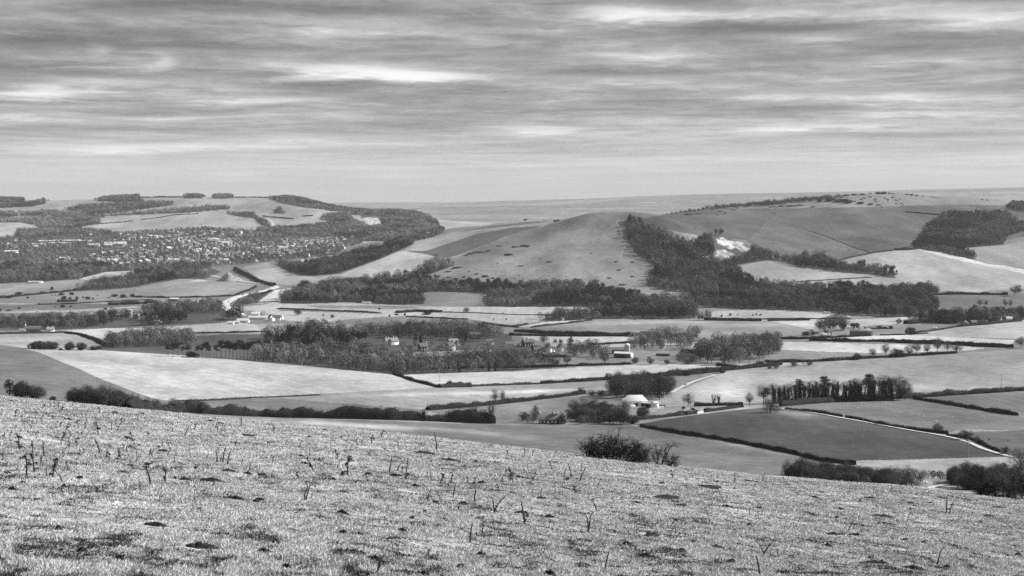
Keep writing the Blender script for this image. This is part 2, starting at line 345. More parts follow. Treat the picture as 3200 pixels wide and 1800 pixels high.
# ------------------------------------------------------------------ land: what grows where (outlines in photograph pixels, carried out on the terrain)
# (object name, display grey of the crop or grass when sunlit, outline)
LAND = [
 ('woodland', 88, [(0,622),(75,622),(75,635),(140,627),(142,637),(100,645),(0,650)]),
 ('woodland', 92, [(300,629),(340,615),(430,614),(442,628),(380,632)]),
 ('woodland', 88, [(666,619),(671,606),(700,604),(730,619),(700,622)]),
 ('woodland', 88, [(571,620),(590,610),(625,614),(640,620)]),
 ('woodland', 96, [(200,655),(250,645),(330,640),(450,632),(540,632),(542,640),(480,650),(390,662),(340,668),(280,668)]),
 ('woodland', 88, [(0,662),(50,668),(150,660),(250,668),(330,672),(400,668),(560,655),(700,645),(722,652),(620,663),(520,667),(430,672),(330,675),(315,690),(310,700),(260,708),(180,712),(120,715),(110,705),(60,695),(0,695)]),
 ('field', 168, [(10,684),(60,676),(130,675),(128,679),(60,684),(15,688)]),
 ('field', 182, [(0,700),(60,695),(100,703),(122,711),(60,722),(0,737)]),
 ('field', 172, [(310,700),(315,682),(420,676),(560,668),(700,664),(640,676),(500,684),(420,692)]),
 ('woodland', 85, [(45,738),(55,722),(130,717),(180,714),(250,716),(330,727),(450,733),(500,740),(640,742),(760,745),(300,760),(60,752)]),
 ('woodland', 96, [(840,620),(900,615),(940,617),(1017,642),(1080,652),(1135,659),(1219,660),(1291,662),(1330,673),(1362,690),(1370,705),(1385,725),(1350,742),(1300,750),(1200,755),(1100,752),(1000,750),(900,758),(820,765),(800,760),(800,715),(900,710),(1000,702),(1060,695),(1000,687),(1008,673),(1060,668),(1130,662),(1040,660),(1010,655),(950,650),(870,632)]),
 ('woodland', 90, [(700,664),(790,670),(830,692),(845,712),(820,705),(790,682),(720,672)]),
 ('woodland', 95, [(855,668),(870,650),(890,668)]),
 ('town_ground', 128, [(0,742),(330,732),(640,712),(800,722),(1000,742),(1130,745),(1130,762),(1080,775),(1050,798),(960,810),(830,818),(700,832),(500,852),(300,868),(0,882)]),
 ('woodland', 84, [(0,832),(250,838),(480,842),(560,840),(480,850),(330,852),(250,872),(0,888)]),
 ('marsh', 150, [(0,886),(250,874),(290,880),(270,905),(160,922),(0,932)]),
 ('field', 188, [(245,872),(330,850),(450,845),(458,850),(390,872),(330,882),(285,876)]),
 ('woodland', 90, [(255,908),(300,884),(390,875),(460,850),(560,835),(640,830),(690,850),(640,872),(560,872),(480,885),(420,898),(330,906),(200,918)]),
 ('field', 150, [(425,902),(560,872),(610,870),(660,876),(720,882),(800,887),(790,897),(730,922),(620,928),(500,920),(430,908)]),
 ('field', 192, [(588,880),(620,873),(650,878),(640,880)]),
 ('field', 168, [(760,835),(830,820),(862,830),(890,848),(940,862),(990,868),(1060,857),(1093,866),(1130,872),(1080,882),(990,888),(890,892),(862,888),(800,866)]),
 ('field', 205, [(860,907),(932,900),(927,920),(890,947),(805,947),(825,930)]),
 ('woodland', 92, [(745,935),(800,915),(830,908),(855,905),(830,925),(800,945),(745,960),(720,958)]),
 ('marsh', 140, [(0,934),(160,920),(280,908),(425,905),(500,922),(640,930),(700,945),(690,962),(560,965),(430,990),(300,1010),(0,1020)]),
 ('marsh', 172, [(0,946),(120,948),(330,946),(330,949),(120,953),(0,950)]),
 ('marsh', 180, [(0,975),(230,969),(430,957),(430,960),(230,974),(0,979)]),
 ('marsh', 170, [(0,985),(170,984),(310,978),(320,981),(170,988),(0,990)]),
 ('marsh', 118, [(0,955),(120,950),(400,950),(480,947),(480,955),(330,962),(120,967),(0,970)]),
 ('woodland', 92, [(330,1000),(400,975),(560,968),(700,958),(760,985),(750,1000),(680,1008),(460,1020),(350,1026),(200,1030),(0,1034),(0,1010),(200,1012)]),
 ('field', 190, [(205,1034),(330,1026),(466,1027),(650,1013),(730,1008),(880,1022),(870,1035),(820,1040),(700,1042),(528,1046),(404,1052),(323,1060),(280,1048)]),
 ('field', 168, [(800,1014),(924,1010),(1142,1019),(1150,1023),(1000,1025),(880,1038),(820,1042)]),
 ('field', 165, [(0,1046),(186,1042),(233,1043),(323,1071),(310,1085),(248,1094),(150,1090),(0,1080)]),
 ('woodland', 90, [(310,1085),(330,1068),(420,1058),(600,1050),(760,1044),(900,1045),(1150,1028),(1300,1025),(1500,1030),(1600,1046),(1600,1062),(1700,1085),(1760,1110),(1900,1120),(1900,1138),(1700,1152),(1598,1161),(1452,1164),(1328,1170),(1235,1173),(1050,1158),(776,1132),(497,1112),(280,1098)]),
 ('field', 160, [(1235,1107),(1330,1100),(1520,1093),(1545,1097),(1330,1116),(1240,1114)]),
 ('field', 96, [(280,1096),(342,1089),(528,1085),(640,1082),(820,1092),(820,1126),(776,1124),(497,1109)]),
 ('marsh', 182, [(740,962),(870,945),(955,950),(1080,944),(1235,953),(1328,958),(1514,959),(1817,959),(1880,965),(1700,985),(1600,1005),(1560,1012),(1420,996),(1300,985),(1080,998),(1000,1008),(900,1003),(850,985)]),
 ('marsh', 140, [(955,955),(1235,955),(1330,960),(1230,966),(1000,962)]),
 ('marsh', 120, [(870,966),(1000,970),(1170,976),(1200,980),(1000,975),(870,971)]),
 ('field', 128, [(1030,1008),(1200,990),(1330,990),(1460,997),(1570,1012),(1585,1026),(1450,1018),(1200,1022)]),
 ('marsh', 178, [(1480,1000),(1560,1012),(1640,1015),(1700,1000),(1760,990),(1700,988),(1600,998)]),
 ('field', 150, [(1600,1022),(1760,1006),(1850,1000),(2000,996),(2100,998),(2250,1004),(2400,1004),(2510,1002),(2560,1030),(2520,1047),(2250,1047),(2050,1047),(1900,1037),(1750,1026)]),
 ('field', 200, [(1622,1022),(1690,1009),(1760,1003),(1830,1000),(1720,1018)]),
 ('marsh', 176, [(2180,975),(2400,967),(2600,977),(2660,988),(2660,1000),(2400,1002),(2180,997)]),
 ('field', 186, [(2400,1003),(2660,1000),(2850,990),(2930,1000),(2920,1012),(2730,1016),(2560,1035)]),
 ('field', 140, [(2740,1020),(2900,1012),(2990,1020),(2900,1035),(2850,1046),(2740,1046)]),
 ('field', 190, [(1625,1050),(1750,1052),(1960,1054),(2000,1060),(1960,1075),(1840,1080),(1700,1068)]),
 ('field', 182, [(1850,1080),(2180,1070),(2180,1086),(1900,1086)]),
 ('field', 182, [(2850,1048),(2990,1022),(3200,1001),(3200,1059),(3021,1054)]),
 ('field', 210, [(2540,1061),(2640,1053),(2742,1049),(2835,1047),(3021,1056),(3170,1064),(3161,1079),(2990,1073),(2742,1065)]),
 ('field', 198, [(2430,1068),(2549,1071),(2804,1077),(2990,1081),(3080,1088),(3002,1098),(2710,1104),(2434,1093)]),
 ('field', 138, [(2390,1095),(2434,1093),(2710,1104),(2720,1112),(2650,1122),(2500,1127),(2390,1127)]),
 ('field', 135, [(1640,1125),(1720,1115),(1920,1122),(1990,1135),(1800,1143),(1650,1146)]),
 ('field', 120, [(2050,1110),(2180,1108),(2180,1122),(2060,1128)]),
 ('field', 190, [(2300,1138),(2500,1132),(2500,1139),(2430,1148),(2330,1153)]),
 ('field', 152, [(2143,1262),(2100,1240),(2100,1222),(2252,1166),(2320,1155),(2420,1146),(2520,1137),(2710,1122),(2990,1104),(3200,1092),(3200,1219),(2832,1236),(2640,1250),(2323,1265)]),
 ('field', 124, [(1760,1200),(1880,1187),(2000,1181),(2128,1174),(2232,1164),(2252,1166),(2140,1213),(2100,1222),(2040,1226),(1900,1222)]),
 ('field', 192, [(1235,1173),(1328,1169),(1452,1165),(1598,1161),(1973,1141),(2128,1139),(2300,1149),(2221,1166),(2066,1177),(1880,1186),(1693,1197),(1598,1202),(1468,1207),(1371,1208),(1285,1188)]),
 ('field', 184, [(0,1074),(30,1077),(300,1094),(600,1113),(800,1131),(1050,1153),(1235,1172),(1285,1189),(1355,1210),(1240,1220),(1000,1233),(800,1241),(600,1251),(540,1254),(480,1246),(330,1191),(230,1146),(120,1101),(60,1085)]),
 ('field', 122, [(0,1079),(60,1086),(120,1102),(230,1147),(330,1192),(480,1247),(540,1255),(560,1266),(500,1290),(430,1310),(0,1310)]),
 ('field', 150, [(800,1242),(1204,1220),(1375,1212),(1600,1207),(1895,1192),(1910,1220),(1830,1232),(1700,1248),(1560,1262),(1400,1276),(1330,1282),(1280,1276),(1100,1263),(900,1247)]),
 ('field', 122, [(540,1255),(800,1243),(900,1248),(1100,1264),(1280,1277),(1340,1283),(1330,1300),(1150,1306),(800,1296),(560,1276)]),
 ('field', 126, [(1340,1283),(1600,1258),(1820,1238),(1930,1245),(1965,1252),(1950,1300),(1800,1328),(1600,1326),(1500,1318),(1380,1305)]),
 ('field', 118, [(380,1290),(560,1291),(900,1307),(1300,1320),(1600,1328),(1960,1328),(2060,1348),(2230,1371),(2400,1402),(2574,1444),(2700,1470),(2700,1520),(2300,1540),(1600,1460),(900,1370),(380,1320)]),
 ('field', 84, [(1985,1327),(2130,1303),(2300,1282),(2400,1274),(2480,1283),(2633,1309),(2804,1340),(2928,1361),(2985,1374),(3083,1409),(3150,1428),(2938,1434),(2800,1438),(2619,1442),(2574,1440),(2483,1418),(2300,1381),(2100,1349)]),
 ('field', 150, [(1965,1292),(2080,1282),(2200,1272),(2323,1267),(2400,1270),(2300,1281),(2130,1301),(1985,1322)]),
 ('field', 118, [(2430,1270),(2640,1254),(2830,1242),(2860,1248),(3000,1276),(3170,1299),(3200,1303),(3200,1345),(3000,1342),(2960,1354),(2880,1342),(2700,1317),(2560,1292),(2450,1277)]),
 ('field', 120, [(2860,1242),(3000,1232),(3200,1224),(3200,1300),(3100,1287),(2950,1262)]),
 ('field', 102, [(2970,1357),(3060,1350),(3200,1345),(3200,1432),(3170,1428),(3100,1407),(3020,1377)]),
 ('field', 168, [(2640,1452),(2619,1442),(2938,1434),(3145,1428),(3180,1432),(3180,1500),(2940,1510),(2800,1500)]),
 ('field', 186, [(1060,860),(1110,840),(1250,786),(1270,783),(1350,800),(1395,808),(1320,835),(1290,852),(1240,864),(1170,872),(1130,874),(1085,868)]),
 ('field', 186, [(900,815),(1040,797),(1050,806),(960,820),(905,824)]),
 ('field', 160, [(1285,757),(1440,720),(1560,700),(1640,686),(1760,688),(1800,682),(1700,730),(1600,765),(1420,805),(1330,785),(1265,782)]),
 ('field', 106, [(1262,786),(1330,784),(1480,735),(1540,722),(1600,712),(1690,706),(1640,727),(1560,748),(1425,800),(1390,806),(1340,796)]),
 ('field', 112, [(1420,726),(1520,708),(1640,693),(1745,689),(1640,702),(1520,714),(1450,723)]),
 ('hill_turf', 134, [(1330,862),(1425,804),(1580,738),(1750,693),(1800,679),(1860,662),(1920,660),(2000,664),(2060,673),(1965,690),(1970,740),(1990,790),(2040,826),(2045,858),(2015,888),(2066,907),(2160,918),(2160,942),(2050,945),(1900,905),(1700,895),(1500,892),(1380,876)]),
 ('field', 128, [(1290,917),(1400,913),(1514,919),(1514,936),(1330,947)]),
 ('woodland', 84, [(871,946),(884,932),(950,912),(1030,893),(1110,880),(1200,868),(1275,866),(1330,880),(1452,892),(1545,896),(1647,896),(1724,890),(1848,897),(1910,912),(1957,925),(2004,938),(2090,943),(2160,948),(2160,960),(1980,962),(1864,964),(1817,959),(1600,959),(1514,958),(1530,930),(1514,917),(1400,912),(1290,916),(1328,950),(1235,953),(1080,944),(955,950)]),
 ('woodland', 76, [(1280,862),(1330,838),(1360,820),(1398,820),(1418,830),(1375,845),(1344,858)]),
 ('woodland', 76, [(859,824),(895,845),(934,860),(986,863),(1033,857),(1058,855),(1173,814),(1250,782),(1291,764),(1288,755),(1250,758),(1173,782),(1095,797),(1048,808),(999,818),(955,825),(909,830)]),
 ('hill_turf', 102, [(2060,673),(2200,650),(2340,652),(2560,650),(2773,645),(3000,638),(3200,645),(3200,740),(3000,770),(2850,778),(2720,790),(2600,818),(2480,806),(2400,788),(2330,750),(2200,740),(2000,700),(1965,690)]),
 ('hill_turf', 116, [(2400,690),(2530,722),(2640,765),(2720,790),(2600,818),(2500,806),(2420,790),(2340,750)]),
 ('field', 168, [(2300,835),(2400,812),(2437,816),(2500,836),(2600,849),(2710,858),(2790,870),(2900,887),(3090,907),(3060,915),(2900,905),(2750,905),(2600,898),(2480,893),(2400,885),(2330,866)]),
 ('field', 170, [(2600,822),(2700,796),(2790,784),(2880,781),(2990,815),(3100,836),(3200,856),(3200,903),(3090,907),(2900,886),(2800,872),(2785,850),(2690,838)]),
 ('field', 208, [(2860,779),(2900,779),(2940,786),(3000,803),(3080,823),(3200,841),(3200,855),(3100,835),(2990,813),(2900,789)]),
 ('field', 150, [(3009,776),(3136,767),(3200,752),(3200,838),(3080,820),(3045,808)]),
 ('woodland', 70, [(2875,780),(2850,778),(2856,765),(2882,740),(2885,722),(2905,706),(2945,676),(2990,668),(3145,668),(3176,690),(3200,700),(3200,722),(3145,740),(3136,765),(3009,776),(3050,812),(2990,802),(2940,788)]),
 ('woodland', 70, [(3140,655),(3160,640),(3200,640),(3200,662)]),
 ('woodland', 92, [(1964,690),(2000,700),(2100,740),(2175,765),(2184,750),(2215,738),(2252,736),(2299,752),(2333,765),(2351,780),(2398,795),(2437,812),(2478,812),(2509,808),(2586,815),(2611,830),(2689,838),(2785,848),(2800,868),(2785,868),(2710,857),(2599,848),(2499,835),(2437,817),(2398,814),(2299,829),(2302,842),(2317,866),(2345,872),(2358,886),(2398,893),(2600,900),(2750,908),(2900,908),(2930,920),(2925,985),(2788,992),(2658,986),(2602,977),(2400,968),(2200,962),(2160,948),(2153,918),(2066,906),(2015,889),(2045,858),(2047,836),(2019,815),(1988,796),(1966,762),(1951,734)]),
 ('chalk_cliff', 205, [(2238,745),(2262,744),(2290,752),(2312,755),(2347,778),(2330,789),(2310,782),(2300,770),(2285,782),(2272,772),(2255,766),(2243,758)]),
 ('chalk_cliff', 200, [(2230,786),(2262,778),(2285,788),(2300,797),(2286,812),(2246,815),(2232,805)]),
 ('chalk_cliff', 200, [(2190,800),(2215,800),(2250,812),(2240,818),(2210,810)]),
 ('chalk_cliff', 205, [(1100,675),(1125,674),(1132,684),(1145,677),(1165,680),(1180,682),(1188,698),(1165,703),(1150,702),(1138,693),(1110,684)]),
 ('chalk_cliff', 205, [(570,850),(585,840),(612,834),(640,838),(648,848),(620,843),(596,850)]),
 ('field', 112, [(2890,922),(3200,918),(3200,962),(2930,962)]),
 ('field', 168, [(2930,976),(3000,968),(3200,972),(3200,984),(3080,990),(2940,984)]),
 ('woodland', 84, [(2820,1004),(2900,992),(3100,985),(3200,985),(3200,1000),(3000,1014),(2900,1010)]),
 ('woodland', 88, [(1678,1001),(1720,992),(1800,988),(1850,978),(1900,970),(2000,964),(2160,967),(2176,994),(2100,999),(1850,997),(1750,1003)]),
]
# softer differences on fields and hill: painted cloud shade and sun streaks, chalky soil (centre, radii, tilt in px/px, factor on the albedo)
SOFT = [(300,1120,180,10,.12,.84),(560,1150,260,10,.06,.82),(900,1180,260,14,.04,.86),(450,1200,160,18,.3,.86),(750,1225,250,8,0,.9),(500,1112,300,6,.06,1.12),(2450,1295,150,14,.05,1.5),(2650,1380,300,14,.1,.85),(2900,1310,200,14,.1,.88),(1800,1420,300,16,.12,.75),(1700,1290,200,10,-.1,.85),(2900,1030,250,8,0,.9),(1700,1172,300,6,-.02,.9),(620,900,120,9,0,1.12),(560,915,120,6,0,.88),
 (1940,685,260,40,0,.66),(2010,740,100,60,0,.6),(2080,700,150,40,0,.7),(1700,858,340,26,0,1.3),(1580,810,170,24,-.3,1.22),(2080,920,90,14,.1,1.2),  # round hill's shading put into the albedo: dark top and flank, lighter foot
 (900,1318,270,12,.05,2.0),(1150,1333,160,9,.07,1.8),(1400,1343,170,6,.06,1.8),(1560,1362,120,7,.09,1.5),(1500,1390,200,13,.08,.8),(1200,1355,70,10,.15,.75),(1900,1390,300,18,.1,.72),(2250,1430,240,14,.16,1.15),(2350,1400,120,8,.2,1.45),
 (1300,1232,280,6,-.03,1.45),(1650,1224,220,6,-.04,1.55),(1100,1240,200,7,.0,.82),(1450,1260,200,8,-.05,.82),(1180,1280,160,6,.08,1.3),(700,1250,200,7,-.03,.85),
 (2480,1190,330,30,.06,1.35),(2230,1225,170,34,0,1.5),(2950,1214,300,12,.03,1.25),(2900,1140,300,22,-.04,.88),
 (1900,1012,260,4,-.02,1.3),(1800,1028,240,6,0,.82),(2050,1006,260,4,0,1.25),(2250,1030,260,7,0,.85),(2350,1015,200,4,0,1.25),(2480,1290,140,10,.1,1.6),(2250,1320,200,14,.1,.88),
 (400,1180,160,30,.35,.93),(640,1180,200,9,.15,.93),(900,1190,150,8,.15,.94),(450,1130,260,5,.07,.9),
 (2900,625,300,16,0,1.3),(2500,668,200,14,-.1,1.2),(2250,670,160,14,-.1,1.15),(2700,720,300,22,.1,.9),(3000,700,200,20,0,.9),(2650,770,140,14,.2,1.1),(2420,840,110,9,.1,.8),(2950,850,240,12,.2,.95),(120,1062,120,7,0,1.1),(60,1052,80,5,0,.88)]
def in_poly(px, py, poly):
    p = np.array(poly, float); ins = np.zeros(px.shape, bool)
    x0, y0 = p[:, 0], p[:, 1]; x1, y1 = np.roll(x0, -1), np.roll(y0, -1)
    for a, b, c, d in zip(x0, y0, x1, y1):
        if b == d: continue
        cond = (b > py) != (d > py)
        ins ^= cond & (px < (c - a) * (py - b) / (d - b) + a)
    return ins
GRID = {}
def build_terrain():
    tL, _ = ray(-560, 700); tR, _ = ray(3760, 700)
    NX = 1500; t = np.linspace(float(tL), float(tR), NX)
    YK, ZK = ring_eval(t); D = pchip_slopes(YK, ZK)
    rowsX, rowsY, rowsZ = [], [], []
    K = len(YK)
    for k in range(K - 1):
        pxa, pya = project(t * YK[k], YK[k], ZK[k]); pxb, pyb = project(t * YK[k+1], YK[k+1], ZK[k+1])
        n = int(np.clip(np.abs(pya - pyb).max() / 1.7, 10, 130))
        if k < 2: n = 14
        for j in range(n + (1 if k == K - 2 else 0)):
            f = j / n
            Y = YK[k] + (YK[k+1] - YK[k]) * f if k < 14 else YK[k] * (YK[k+1] / YK[k]) ** f
            z = hermite(YK[k], YK[k+1], ZK[k], ZK[k+1], D[k], D[k+1], Y)
            rowsX.append(t * Y); rowsY.append(Y); rowsZ.append(z + bumps(t * Y, Y))
    X = np.array(rowsX); Y = np.array(rowsY); Z = np.array(rowsZ); NR = len(X)
    px, py = project(X, Y, Z)
    # ragged field margins
    jx = 2.2 * fbm(X / (Y * .012), Y / (Y * .03), 71, 2); jy = 0.9 * fbm(X / (Y * .01), Y * .02, 73, 2)
    qx = px + jx; qy = py + jy
    cls = np.full(X.shape, -1, np.int32); g = np.full(X.shape, 150.0)
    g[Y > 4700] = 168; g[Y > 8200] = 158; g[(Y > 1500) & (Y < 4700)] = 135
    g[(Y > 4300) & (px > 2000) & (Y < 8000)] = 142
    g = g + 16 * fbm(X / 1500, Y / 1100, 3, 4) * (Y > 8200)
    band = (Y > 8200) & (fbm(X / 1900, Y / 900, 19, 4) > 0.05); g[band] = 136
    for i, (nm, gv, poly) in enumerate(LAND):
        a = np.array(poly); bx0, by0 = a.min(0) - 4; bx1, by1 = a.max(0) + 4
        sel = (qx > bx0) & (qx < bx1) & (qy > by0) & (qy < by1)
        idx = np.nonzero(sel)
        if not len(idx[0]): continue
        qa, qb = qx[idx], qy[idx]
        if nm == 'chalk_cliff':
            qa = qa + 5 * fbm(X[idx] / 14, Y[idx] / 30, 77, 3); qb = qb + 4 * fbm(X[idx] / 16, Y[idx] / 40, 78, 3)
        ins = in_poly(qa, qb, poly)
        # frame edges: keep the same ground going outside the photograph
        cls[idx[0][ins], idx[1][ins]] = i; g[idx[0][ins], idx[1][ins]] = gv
    # land beside the photograph continues the land at its edge
    for cl, side in ((px < 3, 0), (px > 3197, 1)):
        for r in range(NR):
            c = np.nonzero(~cl[r])[0]
            if len(c):
                src = c[0] if side == 0 else c[-1]
                m = cl[r].copy(); m[(slice(src, None) if side == 0 else slice(0, src))] = False
                cls[r, m] = cls[r, src]; g[r, m] = g[r, src]
    tone = alb(g)
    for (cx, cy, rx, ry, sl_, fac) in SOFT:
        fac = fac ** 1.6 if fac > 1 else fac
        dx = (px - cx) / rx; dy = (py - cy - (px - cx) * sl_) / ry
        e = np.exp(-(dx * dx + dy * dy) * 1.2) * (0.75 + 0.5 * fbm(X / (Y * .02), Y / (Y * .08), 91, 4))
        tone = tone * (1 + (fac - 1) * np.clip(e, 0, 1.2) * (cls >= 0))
    tone = tone * (1 + 0.26 * fbm(X / (Y * .035), np.log(Y) * 14, 97, 5))
    ht = np.isin(cls, [i for i, l in enumerate(LAND) if l[0] == 'hill_turf']); tone = tone * (1 + ht * .3 * fbm(X / 70, Y / 110, 99, 5))
    ck = np.isin(cls, [i for i, l in enumerate(LAND) if l[0] == 'chalk_cliff']); tone = np.where(ck, tone * np.clip(.85 + .9 * fbm(X / 7, Y / 40, 101, 4), .35, 1.1), tone)
    V = np.stack([X, Y, Z], -1).reshape(-1, 3)
    ii = np.arange(NR * NX).reshape(NR, NX)
    Q = np.stack([ii[:-1, :-1], ii[:-1, 1:], ii[1:, 1:], ii[1:, :-1]], -1).reshape(-1, 4)
    fc = cls[:-1, :-1].reshape(-1)
    tone = tone.reshape(-1)
    slope = (Z - CAMZ) / Y
    GRID.update(X=X, Y=Y, Z=Z, cls=cls, px=px, py=py, vis=slope >= np.maximum.accumulate(slope, 0) - 0.0012)
    a = V[Q[:, 1]] - V[Q[:, 0]]; b = V[Q[:, 3]] - V[Q[:, 0]]
    GRID['area'] = np.linalg.norm(np.cross(a, b), axis=1).reshape(NR - 1, NX - 1)
    groups = {}
    for i, (nm, gv, poly) in enumerate(LAND):
        groups.setdefault(nm if nm != 'field' else 'field_%d' % i, []).append(i)
    groups['terrain'] = [-1]
    for nm, ids in groups.items():
        q = Q[np.isin(fc, ids)]
        if not len(q): continue
        u, inv = np.unique(q.ravel(), return_inverse=True)
        name = nm.split('_')[0] if nm.startswith('field') else nm
        # each field carries its own tone per vertex, painted shade and streaks included
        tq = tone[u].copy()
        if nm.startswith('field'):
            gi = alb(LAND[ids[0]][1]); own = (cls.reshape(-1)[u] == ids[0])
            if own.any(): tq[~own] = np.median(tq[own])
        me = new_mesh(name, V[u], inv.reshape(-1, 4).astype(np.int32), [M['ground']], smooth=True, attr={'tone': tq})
        o = link(name, me); tag(o, kind='structure')
build_terrain()

def build_hillside():
    t = np.linspace(float(ray(-420, 1500)[0]), float(ray(3620, 1500)[0]), 760)
    Y = np.concatenate([np.geomspace(5, 75, 640), np.linspace(77, 240, 24)])
    T, YY = np.meshgrid(t, Y); X = T * YY
    Z = hill_height(X, YY)
    n = fbm(X / 0.8, YY / 0.8, 51, 4); p = fbm(X / 6, YY / 6, 53, 3)
    g = 176 + 36 * n + 20 * p
    g = np.clip(g, 130, 235)
    V = np.stack([X, YY, Z], -1).reshape(-1, 3); ii = np.arange(X.size).reshape(X.shape)
    Q = np.stack([ii[:-1, :-1], ii[:-1, 1:], ii[1:, 1:], ii[1:, :-1]], -1).reshape(-1, 4)
    o = link('hillside', new_mesh('hillside', V, Q, [M['turf']], smooth=True, attr={'tone': alb(g).reshape(-1)})); tag(o, kind='structure')
build_hillside()

def ribbon(name, pts, width, mat, lift=0.35, kind='structure', step=6.0, pix=True):
    """a road or path laid on the terrain along a line of photograph pixels"""
    P = np.array(pts, float)
    X, Y, _ = ground_at(P[:, 0], P[:, 1])
    d = np.r_[0, np.cumsum(np.hypot(np.diff(X), np.diff(Y)))]
    n = max(int(d[-1] / step), 4); s = np.linspace(0, d[-1], n)
    dx, dy = pchip_slopes(d, X), pchip_slopes(d, Y); i = np.clip(np.searchsorted(d, s, side='right') - 1, 0, len(d) - 2)
    x = hermite(d[i], d[i+1], X[i], X[i+1], dx[i], dx[i+1], s); y = hermite(d[i], d[i+1], Y[i], Y[i+1], dy[i], dy[i+1], s)
    tx, ty = np.gradient(x), np.gradient(y); l = np.hypot(tx, ty); nx, ny = -ty / l, tx / l
    V = []; cols = 5
    for c in range(cols):
        o = (c / (cols - 1) - .5) * width * (1 + 0.12 * fbm(s / 9, s * 0 + c, 3, 2) * (c in (0, cols - 1)))
        xx, yy = x + nx * o, y + ny * o
        V.append(np.stack([xx, yy, height(xx, yy) + lift], -1))
    V = np.array(V); ii = np.arange(cols * n).reshape(cols, n)
    Q = np.stack([ii[:-1, :-1], ii[1:, :-1], ii[1:, 1:], ii[:-1, 1:]], -1).reshape(-1, 4)
    o = link(name, new_mesh(name, V.reshape(-1, 3), Q, [mat], smooth=True)); tag(o, kind=kind)
    return o, x, y
ribbon('track', [(2422,1277),(2478,1282),(2555,1293),(2633,1307),(2711,1321),(2804,1338),(2866,1349),(2928,1359),(2981,1370),(3017,1380),(3083,1407),(3129,1421),(3166,1430)], 2.9, M['track'])
ribbon('path', [(2905,1532),(2912,1525),(2935,1519),(2960,1517)], 2.6, M['track'], step=2)
road, ROADX, ROADY = ribbon('road', [(752,988),(735,977),(715,967),(702,957),(706,947),(740,930),(790,917),(835,908),(866,897)], 17.0, M['road'], lift=0.8)
ribbon('road', [(866,897),(850,890),(800,885),(740,878),(690,868),(660,862)], 9.0, M['road'], lift=0.8)
ribbon('road', [(838,713),(848,708),(852,700),(846,690),(832,684)], 12.0, M['road'], lift=0.8)
for pl in ([(1937,686),(1927,695),(1931,706),(1938,720),(1942,735),(1943,748)], [(1943,748),(1955,760),(1951,772),(1940,800),(1937,815)], [(1963,881),(1970,895)], [(2013,884),(2017,896)]):
    ribbon('path', pl, 1.5, M['wornpath'], lift=0.4, step=5)
ribbon('track', [(2097,1229),(2120,1216),(2160,1197),(2210,1180),(2240,1172)], 3.5, M['track'], lift=0.5)
# ------------------------------------------------------------------ plants: prototypes
class Geo:
    """vertices, triangles and material slots collected for one mesh"""
    def __init__(s): s.v = []; s.f = []; s.m = []; s.n = 0
    def add(s, V, T, m=0):
        V = np.asarray(V, float).reshape(-1, 3); T = np.asarray(T, np.int64).reshape(-1, 3)
        s.v.append(V); s.f.append(T + s.n); s.m.append(np.full(len(T), m)); s.n += len(V)
    def arrays(s): return np.concatenate(s.v), np.concatenate(s.f), np.concatenate(s.m)
    def mesh(s, name, mats, smooth=False):
        V, T, mi = s.arrays(); return new_mesh(name, V, T, mats, mi, smooth)
def unit(v): return v / np.maximum(np.linalg.norm(v, axis=-1, keepdims=True), 1e-9)
def tube(path, rads, sides=4):
    P = np.asarray(path, float); n = len(P); R = np.asarray(rads, float)
    d = unit(np.gradient(P, axis=0)); up = np.where(np.abs(d[:, 2:3]) > .9, np.array([[1., 0, 0]]), np.array([[0, 0, 1.]]))
    a = unit(np.cross(d, up)); b = np.cross(d, a)
    an = np.arange(sides) * 2 * math.pi / sides
    V = P[:, None, :] + R[:, None, None] * (np.cos(an)[None, :, None] * a[:, None, :] + np.sin(an)[None, :, None] * b[:, None, :])
    T = []
    for i in range(n - 1):
        for k in range(sides):
            p, q = i * sides + k, i * sides + (k + 1) % sides
            T += [(p, q, q + sides), (p, q + sides, p + sides)]
    return V.reshape(-1, 3), np.array(T)
def slivers(P, D, L, W, rng):
    """thin triangles: twigs and leaves"""
    n = len(P); D = unit(D); side = unit(np.cross(D, rng.normal(size=(n, 3))))
    L = np.broadcast_to(np.asarray(L, float), (n,))[:, None]; W = np.broadcast_to(np.asarray(W, float), (n,))[:, None]
    V = np.stack([P - side * W / 2, P + side * W / 2, P + D * L], 1).reshape(-1, 3)
    return V, np.arange(3 * n).reshape(-1, 3)
def shell(P, N, L, W, rng, jit=.45):
    """twig sprays lying along the outside of a crown"""
    N = unit(unit(N) + rng.normal(size=P.shape) * jit); D = unit(np.cross(N, np.cross(rng.normal(size=P.shape) * .6 + np.array([0, 0, 1.]), N))); Sd = np.cross(N, D); n = len(P)
    L = np.broadcast_to(np.asarray(L, float), (n,))[:, None]; W = np.broadcast_to(np.asarray(W, float), (n,))[:, None]
    V = np.stack([P - Sd * W / 2 - D * L * .3, P + Sd * W / 2 - D * L * .3, P + D * L * .7], 1).reshape(-1, 3)
    return V, np.arange(3 * n).reshape(-1, 3)
def lumpy_crown(seed, H, R, n, L, W, zc=.58, zr=.42, lumps=7):
    rng = np.random.default_rng(seed); d = ball_points(n, rng, .85); r = np.ones(n)
    for k in range(lumps):
        q = unit(rng.normal(size=3)); r = np.maximum(r * 1.0, .72 + .38 * np.clip((d * q).sum(1) / np.maximum(np.linalg.norm(d, axis=1), .1), 0, 1) ** 3 * rng.uniform(.8, 1.25))
    P = d * r[:, None] * np.array([R, R, zr * H]) + np.array([0, 0, zc * H]); P[:, 2] = np.maximum(P[:, 2], .3)
    return shell(P, d / np.array([R, R, zr * H]), L * rng.uniform(.6, 1.4, n), W, rng)
